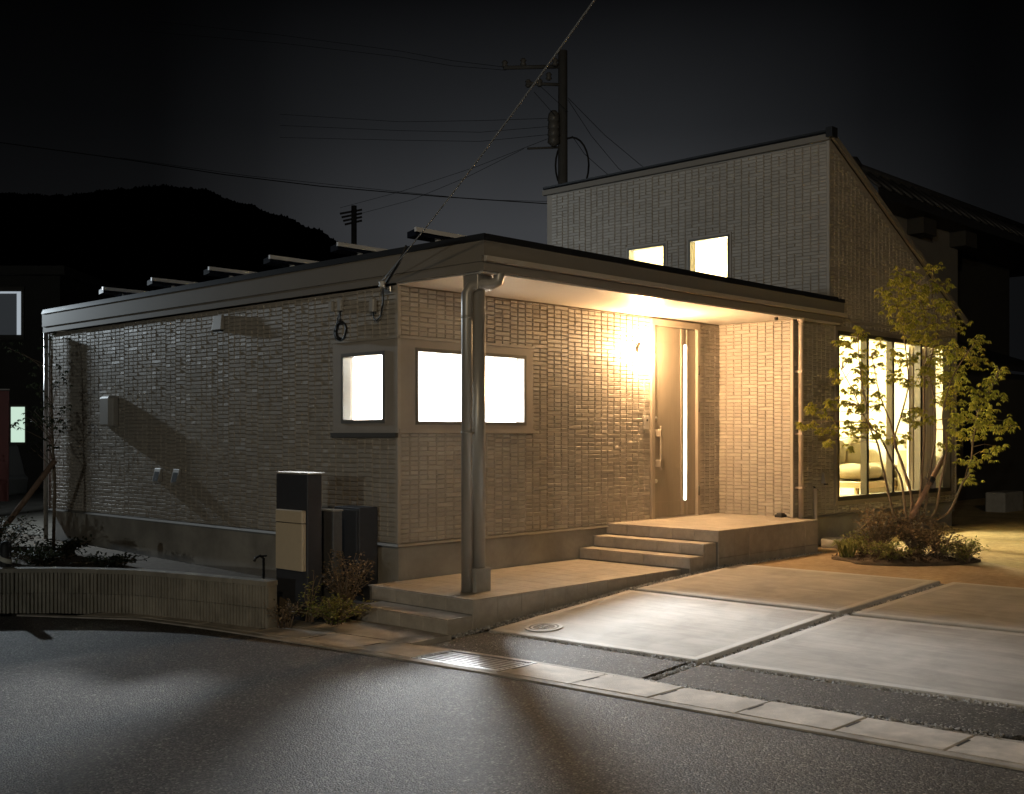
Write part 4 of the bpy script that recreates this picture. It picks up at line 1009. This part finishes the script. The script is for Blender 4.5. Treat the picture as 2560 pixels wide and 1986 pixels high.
# planting ring under the tree
BC = Vector((4.86, -2.66))
m = MB(); n = 36; ring = []
for j in range(n):
    a = 2 * math.pi * j / n; r1 = .74 + .06 * math.sin(3 * a + 1) + .05 * math.sin(5 * a); r2 = .46 + .05 * math.sin(2 * a)
    # long axis runs across the view
    u, v = r1 * math.cos(a), r2 * math.sin(a)
    ring.append((BC.x + u * .62 + v * .78, BC.y - u * .78 + v * .62))
m.loft([[(x, y, gz(x) - .03) for x, y in ring], [(x, y, gz(x) + .002) for x, y in ring], [(BC.x + (x - BC.x) * .5, BC.y + (y - BC.y) * .5, .335) for x, y in ring]], 0, True, True)
structure(m.build('tree_bed', 'bed_soil'))
ch = MB()
for k in range(900):
    a = random.uniform(0, 6.28); q = math.sqrt(random.random()); j = int(a / 6.2832 * n) % n
    x, y = BC.x + (ring[j][0] - BC.x) * q, BC.y + (ring[j][1] - BC.y) * q
    z = .312 + .05 * max(0, min(1, (1 - q) * 2)); d = Vector((random.uniform(-1, 1), random.uniform(-1, 1), random.uniform(-.2, .4)))
    leaf_quad(ch, Vector((x, y, z)), d, Vector((0, 0, 1)), random.uniform(.03, .06), .02)
o = ch.build('bark_mulch', 'mulch'); tag(o, 'dark bark mulch round the foot of the young tree', 'mulch', kind='stuff')
def shrub(name, label, cat, c, r, h, nst, mt, seed, leaf=.035, lw=.6, per=24, low=.1, group=None):
    t = thing(name, label, cat, c, group); rng = random.Random(seed); c = Vector(c); lm, sm = MB(), MB()
    for k in range(nst):
        a = rng.uniform(0, 6.28); q = rng.uniform(.2, 1) * r; top = c + Vector((q * math.cos(a), q * math.sin(a), h * rng.uniform(.55, 1.0) * (1 - .35 * (q / r) ** 2)))
        mid = c + (top - c) * .5 + Vector((rng.uniform(-.03, .03), rng.uniform(-.03, .03), .03))
        sm.tube([c + Vector((rng.uniform(-.05, .05), rng.uniform(-.05, .05), 0)), mid, top], [.006, .004, .002], 5)
        for j in range(per):
            s = rng.uniform(low, 1.0); p = (c + (mid - c) * s * 2) if s < .5 else mid + (top - mid) * (s - .5) * 2
            d = Vector((rng.gauss(0, 1), rng.gauss(0, 1), rng.uniform(-.3, .9))).normalized()
            leaf_quad(lm, p + d * rng.uniform(0, .05), d, Vector((rng.gauss(0, .3), rng.gauss(0, .3), 1)), leaf * rng.uniform(.7, 1.3), leaf * lw)
    lm.build('foliage', mt, t); sm.build('stems', 'bark', t)
def tuft(name, label, c, r, h, n, seed, mt='grass_leaf', wd=.012):
    t = thing(name, label, 'grass', c); rng = random.Random(seed); m = MB(); c = Vector(c)
    for k in range(n):
        a = rng.uniform(0, 6.28); b = c + Vector((rng.uniform(-.06, .06), rng.uniform(-.06, .06), 0)); d = Vector((math.cos(a), math.sin(a), 0)); q = r * rng.uniform(.5, 1); hh = h * rng.uniform(.6, 1)
        pts = [b, b + d * q * .35 + Vector((0, 0, hh * .8)), b + d * q * .75 + Vector((0, 0, hh)), b + d * q * 1.1 + Vector((0, 0, hh * .7))]
        s = Vector((-d.y, d.x, 0)) * wd / 2
        for p, q2, w0, w1 in zip(pts, pts[1:], (1, 1, .7), (1, .7, .05)): m.quad(p - s * w0, p + s * w0, q2 + s * w1, q2 - s * w1)
    m.build('blades', mt, t)
def on_ground(px, py, z=.33):
    r_ = ray(px, py); return CAM + r_ * ((z - CAM.z) / r_.z)
shrub('dwarf_shrub', 'bronze-leaved shrub on the left at the foot of the young tree', 'shrub', (4.86, -2.36, .31), .32, .62, 36, 'shrub_leaf', 1, .046)
shrub('dwarf_shrub', 'taller bronze-leaved shrub in the middle at the foot of the young tree', 'shrub', (5.02, -2.72, .31), .34, .60, 40, 'shrub_leaf', 2, .048)
shrub('dwarf_shrub', 'bronze and green shrub on the right at the foot of the young tree', 'shrub', (5.0, -2.98, .31), .32, .46, 34, 'shrub_leaf', 3, .044)
shrub('trailing_shrub', 'low dark green shrub at the right edge of the tree bed', 'shrub', (5.06, -3.22, .30), .34, .26, 40, 'shrub_green', 4, .034)
shrub('trailing_shrub', 'low pale green shrub at the front of the tree bed', 'shrub', (4.55, -2.62, .30), .34, .22, 40, 'shrub_green', 5, .036)
shrub('trailing_shrub', 'low yellowish shrub at the left back of the tree bed', 'shrub', (5.0, -2.14, .30), .30, .30, 34, 'shrub_green', 6, .038)
tuft('grass_tuft', 'spiky bright green grass tuft at the left of the tree bed', (4.55, -2.16, .31), .24, .20, 90, 7)
# shrubs beside the steps
shrub('verge_shrub', 'reddish leafy shrub between the low gate wall and the steps', 'shrub', (-.62, -.02, .12), .26, .60, 34, 'shrub_leaf', 8, .036)
shrub('verge_shrub', 'yellow-green trailing shrub at the foot of the steps', 'shrub', (-1.0, -.36, .05), .34, .26, 40, 'shrub_green', 9, .034)
shrub('verge_shrub', 'thin leafy sprig in front of the gate pillar', 'shrub', (-1.08, -.12, .05), .16, .46, 9, 'shrub_green', 10, .036, per=14)
shrub('verge_shrub', 'small weedy shrub at the end of the block wall', 'shrub', (-1.33, -.10, .03), .18, .26, 16, 'shrub_leaf', 12, .030, per=14)
# drain sump, tap post and socket by the big window
sp = thing('drain_sump', 'round plastic drain lid standing proud beside the platform', 'drain', (5.75, -1.33, .3))
m = MB(); m.lathe((5.72, -1.40, .27), [(.17, 0), (.165, .10), (.15, .115), (.135, .115), (.13, .10), (.01, .10)], 28); m.build('sump_lid', 'plastic_grey', sp)
wp = thing('water_post', 'thin pale standing pipe against the foundation by the platform', 'pipe', (5.55, -1.2, .3))
m = MB(); m.tube([(5.72, F - .10, .28), (5.72, F - .10, .98)], .024, 10); m.build('post_pipe', 'downpipe_warm', wp)
m = MB(); m.tube([(5.72, F - .10, .95), (5.75, F - .06, 1.0), (5.90, F - .035, .95)], .008, 6); m.build('post_hose', 'rubber', wp)
sk = thing('outdoor_socket', 'small weatherproof socket on the siding left of the big window', 'socket', (6.08, F, 1.1))
m = MB(); m.hexa([(6.03, F - .075, 1.03), (6.13, F - .075, 1.03), (6.13, F - .016, 1.03), (6.03, F - .016, 1.03), (6.03, F - .045, 1.17), (6.13, F - .045, 1.17), (6.13, F - .016, 1.17), (6.03, F - .016, 1.17)]); m.build('socket_cover', 'plastic_grey', sk, .005)
m = MB(); m.box(6.05, 6.11, F - .06, F - .03, 1.012, 1.029); m.build('socket_mouth', 'rubber', sk)

# ================================================================== NEIGHBOURS AND BACKGROUND
nb = thing('neighbour_house', 'dark two-storey house with tiled roof behind the right end', 'house', (18, 5, 0))
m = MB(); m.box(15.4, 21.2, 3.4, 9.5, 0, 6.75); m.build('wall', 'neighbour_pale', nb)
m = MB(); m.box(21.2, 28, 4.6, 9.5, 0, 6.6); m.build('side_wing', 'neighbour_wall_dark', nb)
m = MB(); m.hexa([(15.5, 2.75, 6.62), (30, 2.75, 6.62), (30, 3.35, 6.62), (15.5, 3.35, 6.62), (15.5, 2.75, 6.80), (30, 2.75, 6.80), (30, 3.35, 7.32), (15.5, 3.35, 7.32)])
m.hexa([(15.5, 3.35, 6.62), (30, 3.35, 6.62), (30, 10, 6.62), (15.5, 10, 6.62), (15.5, 3.35, 7.32), (30, 3.35, 7.32), (30, 10, 6.8), (15.5, 10, 6.8)])
rf = m.build('roof', 'roof_tile', nb)
m = MB(); m.tube([(15.42, 3.35, 7.36), (30, 3.35, 7.36)], .10, 10); m.build('ridge_tiles', 'roof_tile', rf)
m = MB(); m.lathe((15.42, 3.3, 7.36), [(.16, -.10), (.20, 0), (.12, .14)], 12); m.build('ridge_ornament', 'roof_tile', rf)
for k in range(27):
    m = MB(); x = 15.6 + k * .53; m.tube([(x, 2.74, 6.81), (x, 3.34, 7.33)], .05, 6); m.build('tile_row', 'roof_tile', rf)
for x in (18.3, 20.7):
    m = MB(); m.box(x, x + .7, 3.0, 3.4, 6.25, 6.70); m.build('eave_bracket', 'neighbour_wall_dark', nb)
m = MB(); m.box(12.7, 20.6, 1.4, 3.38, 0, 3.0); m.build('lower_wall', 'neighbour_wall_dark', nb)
m = MB(); m.hexa([(12.4, .95, 3.0), (21, .95, 3.0), (21, 3.4, 3.85), (12.4, 3.4, 3.85), (12.4, .95, 3.12), (21, .95, 3.12), (21, 3.4, 3.98), (12.4, 3.4, 3.98)]); m.build('lower_roof', 'roof_tile', nb)
m = MB(); m.box(16.4, 17.6, 1.36, 1.399, 1.0, 2.2); w = m.build('window', 'frame_dark', nb)
m = MB(); m.box(16.46, 17.54, 1.345, 1.359, 1.06, 2.14); m.build('pane', 'solar_cell', w)
for k, (x, y, sx, sz) in enumerate(((13.4, -.6, .9, .32), (14.7, -1.1, .8, .26), (12.5, .2, .7, .3))):
    o = thing('concrete_block', ['large concrete block lying in the dark at the right edge', 'lower concrete block at the far right edge of the yard', 'concrete block in the shadow beyond the house end'][k], 'block', (x, y, .3))
    m = MB(); m.cbox(x, x + sx, y, y + .35, .24, .3 + sz, .02); m.build('block_body', 'stone', o, .01)
# left neighbour with lit windows
ln = thing('neighbour_house', 'dim house at the left edge with a pale upper window', 'house', (-6, 16, 0))
p0 = on_ground  # noqa
def leftwall(px, py, d): return at_depth(px, py, d)
LD = 34.0
c0, c1 = leftwall(-160, 740, LD), leftwall(150, 740, LD)
dirx = Vector((c1.x - c0.x, c1.y - c0.y, 0)).normalized(); diry = Vector((-dirx.y, dirx.x, 0))
def lbox(u0, u1, v0, v1, z0, z1, name, mt, par=ln):
    m = MB(); q = lambda u, v, z: Vector((c0.x, c0.y, 0)) + dirx * u + diry * v + Vector((0, 0, z))
    m.hexa([q(u0, v0, z0), q(u1, v0, z0), q(u1, v1, z0), q(u0, v1, z0), q(u0, v0, z1), q(u1, v0, z1), q(u1, v1, z1), q(u0, v1, z1)]); return m.build(name, mt, par)
pxm = LD / FPX
lbox(0, 310 * pxm, 0, 6, 0, 1.65 + (1085 - 690) * pxm, 'wall', 'neighbour_wall')
lbox(-.3, 310 * pxm + .25, -.3, 6.3, 1.65 + (1085 - 690) * pxm, 1.65 + (1085 - 668) * pxm, 'roof', 'neighbour_wall_dark')
w = lbox(160 * pxm - .9, 222 * pxm, -.06, -.001, 1.65 + (1085 - 850) * pxm, 1.65 + (1085 - 718) * pxm, 'window', 'frame_dark')
lbox(160 * pxm - .8, 215 * pxm, -.075, -.061, 1.65 + (1085 - 838) * pxm, 1.65 + (1085 - 730) * pxm, 'pane', 'glass_glow', w)
lbox(205 * pxm, 215 * pxm, -.085, -.076, 1.65 + (1085 - 838) * pxm, 1.65 + (1085 - 730) * pxm, 'curtain', 'curtain_glow', w)
lbox(160 * pxm - .8, 204.5 * pxm, -.085, -.076, 1.65 + (1085 - 735) * pxm, 1.65 + (1085 - 730) * pxm, 'pelmet', 'curtain_glow', w)
w = lbox(186 * pxm, 228 * pxm, -.06, -.001, 1.65 + (1085 - 1112) * pxm, 1.65 + (1085 - 1012) * pxm, 'window', 'frame_dark')
lbox(190 * pxm, 224 * pxm, -.075, -.061, 1.65 + (1085 - 1106) * pxm, 1.65 + (1085 - 1018) * pxm, 'pane', 'lamp_window', w)
# pale van parked before that house
vn = thing('parked_van', 'pale parked van half hidden by shrubs at the left edge', 'van', tuple(leftwall(20, 1250, 25.0)))
VD = 25.0; vp = VD / FPX; vc = leftwall(-190, 1085, VD); vc.z = 0
vdir = dirx
def vpt(u, v, z): return Vector((vc.x, vc.y, 0)) + vdir * u + diry * v + Vector((0, 0, z))
Lv = 1.65
prof = [(0, .25), (1.62, .25), (1.66, .62), (1.58, .70), (1.42, 1.35), (1.30, 1.45), (0, 1.45)]
m = MB(); m.loft([[vpt(u, v, z) for u, z in prof] for v in (0, .05, 1.5, 1.55)][::-1]); m.build('van_body', 'car_white', vn, .03)
m = MB(); m.loft([[vpt(u, v, z) for u, z in ((.3, .78), (1.30, .78), (1.22, 1.28), (.3, 1.28))] for v in (-.004, -.001)][::-1]); m.build('side_window', 'solar_cell', vn)
for u in (.25, 1.25):
    m = MB(); c = vpt(u, -.02, .28); m.tube([c, c + diry * .18], .27, 18); m.build('wheel', 'rubber', vn)
m = MB(); m.loft([[vpt(u, v, z) for u, z in ((1.60, .50), (1.665, .50), (1.665, .62), (1.60, .66))] for v in (-.006, .25)][::-1]); m.build('headlight', 'plastic_white', vn)
# utility pole wrap and sign at the left edge
up = thing('marker_post', 'short black marker post with pale slanted stripes at the left edge', 'marker post', (-2.5, 2.72, 0))
ub_ = Vector((-2.485, 2.70, 0)); PR = .055
m = MB(); m.lathe(ub_, [(PR * .9, -.05), (PR * .9, .60), (PR * .7, .64), (.005, .65)], 16); m.build('post_shaft', 'rubber', up)
for k in range(4):
    z = .14 + k * .105
    m = MB(); rings = []
    for dz in (0, .045):
        rings.append([(ub_.x + PR * math.cos(a), ub_.y + PR * math.sin(a), z + dz + .02 * math.sin(a - .8)) for a in [2 * math.pi * j / 20 for j in range(20)]])
    m.loft(rings, 0, True, True); m.build('stripe', 'yellow_band', up)
sd = Vector((EX[0], EY[0], 0)); sn_ = Vector((EX[1], EY[1], 0))
bn = thing('red_banner', 'narrow dark red upright banner at the far left edge', 'banner', tuple(at_depth(0, 1300, 15)))
c = at_depth(-20, 1085, 15.0); q = lambda u, v, z: Vector((c.x, c.y, 0)) + sd * u + sn_ * v + Vector((0, 0, z))
m = MB(); m.hexa([q(-.35, 0, .75), q(.215, 0, .75), q(.215, .02, .75), q(-.35, .02, .75), q(-.35, 0, 2.22), q(.225, 0, 2.22), q(.225, .02, 2.22), q(-.35, .02, 2.22)]); m.build('banner_cloth', 'red_sign', bn)
m = MB(); m.tube([q(-.37, .01, 0), q(-.37, .01, 2.35)], .015, 8); m.tube([q(-.37, .01, 2.24), q(.23, .01, 2.24)], .010, 6); m.build('banner_pole', 'plastic_white', bn)
# young tree with stake at the far left of the bed and dark shrubs
yt = thing('young_staked_tree', 'thin dark young tree with a leaning stake at the far end of the left wall', 'tree', (-.62, 5.85, .24))
m = MB(); pts = [(-.62, 5.85, .2), (-.61, 5.83, 1.0), (-.63, 5.86, 1.7), (-.62, 5.9, 2.4), (-.60, 5.95, 2.75)]; m.tube(pts, [.022, .02, .016, .010, .004], 8); m.build('trunk', 'bark', yt)
cm = MB(); tm = MB(); ry = random.Random(5)
for k in range(26):
    z = ry.uniform(1.3, 2.85); a = ry.uniform(0, 6.28); q = ry.uniform(.1, .5); c = Vector((-.62 + q * math.cos(a) * .8 - .12, 5.87 + q * math.sin(a), z))
    tm.tube([(-.62, 5.87, z - .25), c], [.006, .002], 5)
    for j in range(6): palmate(cm, c + Vector((ry.gauss(0, .07), ry.gauss(0, .07), ry.gauss(0, .05))), ry, .06)
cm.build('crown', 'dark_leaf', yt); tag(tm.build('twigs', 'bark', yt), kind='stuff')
m = MB(); m.tube([(-1.35, 6.1, .2), (-.62, 5.80, 1.32)], .035, 10); m.build('support_stake', 'stake', yt)
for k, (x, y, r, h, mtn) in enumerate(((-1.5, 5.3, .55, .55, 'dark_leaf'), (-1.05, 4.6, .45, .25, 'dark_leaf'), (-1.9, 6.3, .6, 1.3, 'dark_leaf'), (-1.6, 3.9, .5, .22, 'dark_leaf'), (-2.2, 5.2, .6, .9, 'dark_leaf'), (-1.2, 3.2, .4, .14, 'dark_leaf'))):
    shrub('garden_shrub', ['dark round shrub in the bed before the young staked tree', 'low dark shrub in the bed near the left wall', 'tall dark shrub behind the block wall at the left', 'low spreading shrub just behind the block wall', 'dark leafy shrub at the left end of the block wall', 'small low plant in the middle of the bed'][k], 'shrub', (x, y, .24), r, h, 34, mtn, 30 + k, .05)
# hills
def ridge(name, pts, depth, base, seed, jag, mt='hill_wood'):
    rng = random.Random(seed); m = MB(); top = []
    n = 700
    for k in range(n + 1):
        x = pts[0][0] + (pts[-1][0] - pts[0][0]) * k / n
        for (xa, ya), (xb, yb) in zip(pts, pts[1:]):
            if xa <= x <= xb: t = (x - xa) / (xb - xa); t = t * t * (3 - 2 * t); y = ya + (yb - ya) * t; break
        y -= abs(rng.gauss(0, jag)) + 2.0 * math.sin(k * .31) * jag / 5
        top.append(at_depth(x, y, depth))
    for a, b in zip(top, top[1:]):
        da, db = (a - CAM), (b - CAM)
        fa_, fb_ = CAM + da * .72, CAM + db * .72
        ra, rb_ = CAM + da * 1.35, CAM + db * 1.35
        m.quad((fa_.x, fa_.y, base), (fb_.x, fb_.y, base), b, a); m.quad(a, b, (rb_.x, rb_.y, base), (ra.x, ra.y, base))
    return structure(m.build(name, mt))
ridge('wooded_hill', [(-700, 520), (-100, 480), (150, 490), (300, 475), (400, 466), (500, 474), (600, 508), (700, 540), (780, 572), (860, 610), (960, 690), (1100, 800), (1200, 900)], 320, -1, 3, 3.2)
# utility poles and wires
def pole(label, px, ptop, pbot, d, rad, group='utility poles behind the roofs'):
    t = at_depth(px, ptop, d); o = thing('utility_pole', label, 'utility pole', (t.x, t.y, 0), group)
    m = MB(); m.tube([(t.x, t.y, 0), (t.x, t.y, t.z)], [rad * 1.2, rad], 12); m.build('pole_shaft', 'pole_concrete', o)
    return o, t
PD = 34.0; pm = PD / FPX
po, pt_ = pole('concrete utility pole with crossarms rising behind the flat roof', 1407, 128, 457, PD, .14)
S1 = lambda x, y: (1000 + x * .35425, y * .35425)
def arm(par, a, b, r=.05, name='crossarm'):
    m = MB(); m.tube([at_depth(*S1(*a), PD), at_depth(*S1(*b), PD - .3)], r, 6); m.build(name, 'pole_concrete', par)
arm(po, (1150, 470), (730, 480), .06); arm(po, (1150, 600), (890, 590), .05); arm(po, (1150, 1040), (900, 1050), .035)
for x, y in ((740, 455), (870, 440), (1095, 440), (905, 590), (985, 585), (1050, 540)):
    m = MB(); c = at_depth(*S1(x, y), PD - .2); m.lathe(c, [(.05, -.12), (.10, -.06), (.06, 0), (.10, .05), (.05, .11)], 8); m.build('insulator', 'ceramic', po)
for y in (830, 885, 935, 985):
    m = MB(); c = at_depth(*S1(1085, y), PD - .2); m.lathe(c, [(.06, -.22), (.19, -.10), (.16, .1), (.08, .2)], 8); m.build('cable_rack', 'ceramic', po)
m = MB(); c = at_depth(*S1(1215, 1170), PD); pr = [c + Vector((EX[0] * .5 * math.cos(a), EY[0] * .5 * math.cos(a), .85 * math.sin(a))) for a in [2 * math.pi * j / 24 for j in range(25)]]; m.tube(pr, .03, 5); m.build('cable_slack', 'wire', po)
p2, t2 = pole('distant utility pole with faint crossarms beyond the hill edge', 885, 515, 640, 70, .17)
for k in range(4):
    m = MB(); a, b = at_depth(850 + k * 4, 535 + k * 9, 70), at_depth(905, 525 + k * 9, 70); m.tube([a, b], .07, 5); m.build('crossarm', 'pole_concrete', p2)
def wire(label, pts, r=.02, mt='wire', group='overhead wires'):
    r *= .45
    o_pts = [Vector(p) for p in pts]; fine = []
    for a, b in zip(range(len(o_pts) - 1), range(1, len(o_pts))):
        for q in range(8):
            t = q / 8; p = o_pts[a].lerp(o_pts[b], t); fine.append(p)
    fine.append(o_pts[-1]); m = MB(); m.tube(fine, r, 5); o = m.build('power_line', mt); tag(o, label, 'wire', group)
D_ = at_depth
wire('thick dark overhead cable crossing from the left to the tall wall', [D_(-200, 330, 46), D_(320, 400, 44), D_(560, 437, 42), D_(800, 466, 41), D_(1100, 492, 40), D_(1400, 512, 40)], .040)
wire('thin cable just above the thick one across the hill', [D_(300, 395, 44), D_(620, 440, 42), D_(1000, 480, 40), D_(1200, 500, 40), D_(1400, 505, 40)], .018)
wire('upper wire from the top crossarm to the left edge', [D_(1260, 168, 34), D_(1130, 152, 37), D_(1000, 128, 40), D_(700, 88, 48), D_(400, 55, 56)], .016)
wire('second wire from the top crossarm to the left edge', [D_(1265, 176, 34), D_(1130, 165, 37), D_(1000, 143, 40), D_(700, 108, 48), D_(350, 78, 58)], .016)
for k, (y0, y1) in enumerate(((292, 300), (318, 322), (338, 346))):
    wire(['highest', 'middle', 'lowest'][k] + ' of three level wires running left from the pole rack', [D_(1380, 296 + 20 * k, 33.8), D_(1200, y0 + 10 + 3 * k, 36), D_(1000, y1 + 5, 40), D_(700, y1 - 14 + 6 * k, 48)], .016)
for k, (a, b) in enumerate((((1335, 230), (1388, 290)), ((1350, 215), (1420, 280)))):
    wire(['left', 'right'][k] + ' of two short stay wires below the crossarms', [D_(*a, 33.8), D_(*b, 33.6)], .018)
for k, (a, b) in enumerate((((1420, 245), (1610, 420)), ((1420, 250), (1545, 420)), ((1430, 340), (1500, 420)))):
    wire(['upper', 'middle', 'lower'][k] + ' of three wires falling right from the pole behind the tall wall', [D_(*a, 34), D_((a[0] + b[0]) / 2 - 4, (a[1] + b[1]) / 2 + 5, 35.5), D_(b[0], b[1], 37), D_(b[0] + 60, b[1] + 50, 39)], .020)
for k, (a, b) in enumerate((((1375, 345), (1000, 480)), ((1310, 372), (1030, 500)))):
    wire(['upper', 'lower'][k] + ' of two faint wires sloping down left from the pole', [D_(*a, 33.8), D_((a[0] + b[0]) / 2, (a[1] + b[1]) / 2 + 6, 37), D_(*b, 41), D_(b[0] - 150, b[1] + 40, 44)], .016)
# service drop from a pole behind the camera to the house bracket
B_ = Vector((-.14, .06, 3.06)); T_ = Vector((-6.5, -14, 8))
pts = [B_.lerp(T_, t / 24) - Vector((0, 0, 0.5 * 4 * (t / 24) * (1 - t / 24))) for t in range(25)]
m = MB(); m.tube(pts, .0065, 6); o = m.build('service_cable', 'cable_pale'); tag(o, 'pale service cable rising steeply from the house corner to the upper right', 'cable')

# street lights just outside the picture, and an added fill lamp
def street_lamp(label, x, y, z, mt, r, aim, arm=(.0, .0), hw=None):
    o = thing('street_lamp', label, 'street lamp', (x, y, 0))
    m = MB(); m.tube([(x + arm[0], y + arm[1], -.05), (x + arm[0], y + arm[1], z + .12)], [.06, .045], 10); m.build('lamp_post', 'pole_concrete', o)
    m = MB(); m.tube([(x + arm[0], y + arm[1], z + .10), (x, y, z + .12)], .025, 8); m.build('lamp_arm', 'pole_concrete', o)
    # flat LED head facing its aim point, with a housing behind it
    d = (Vector(aim) - Vector((x, y, z))).normalized(); sv = d.cross(Vector((0, 0, 1))).normalized(); uv = sv.cross(d)
    c = Vector((x, y, z)); q = lambda u, v, w: c + sv * u + uv * v + d * w
    m = MB(); hw = hw or r; m.quad(q(-hw, -r, .02), q(hw, -r, .02), q(hw, r, .02), q(-hw, r, .02)); m.build('lamp_head', mt, o)
    m = MB(); R_ = r * 1.3; m.hexa([q(-R_, -R_, -.08), q(-R_, R_, -.08), q(R_, R_, -.08), q(R_, -R_, -.08), q(-R_, -R_, .0), q(-R_, R_, .0), q(R_, R_, .0), q(R_, -R_, .0)]); m.build('lamp_housing', 'frame_dark', o)
    return o
street_lamp('cool street lamp beyond the far left end of the house', -.52, 11.8, 4.0, 'street_led', .07, (-.3, 4, 1.2), (0, .9))
street_lamp('pale low street lamp far off to the left of the viewer', -31.0, -16.6, 4.1, 'street_warm', .13, (0, 1, 1.5), (-1.2, 0))
sl_ = street_lamp('warm fill lamp added behind the viewer, out of view', -14.2, -15.5, 7.4, 'fill_amber', .16, (4, 0, 2.2), (-1.0, -1.0), .06)  # added to brighten the walls, tree and kerb
# unseen plate added to block the fill lamp's light towards the left
va = R(52.0); c = Vector((-14.2, -15.5, 7.4)) + Vector((math.cos(va), math.sin(va), 0)) * .57; dv = Vector((-math.sin(va), math.cos(va), 0))
m = MB(); q = lambda u, v, z: c + dv * u + Vector((math.cos(va), math.sin(va), 0)) * v + Vector((0, 0, z))
m.hexa([q(0, 0, -.9), q(.75, 0, -.9), q(.75, .01, -.9), q(0, .01, -.9), q(0, 0, .4), q(.75, 0, .4), q(.75, .01, .4), q(0, .01, .4)][::1]); m.build('light_block', 'frame_dark', sl_)
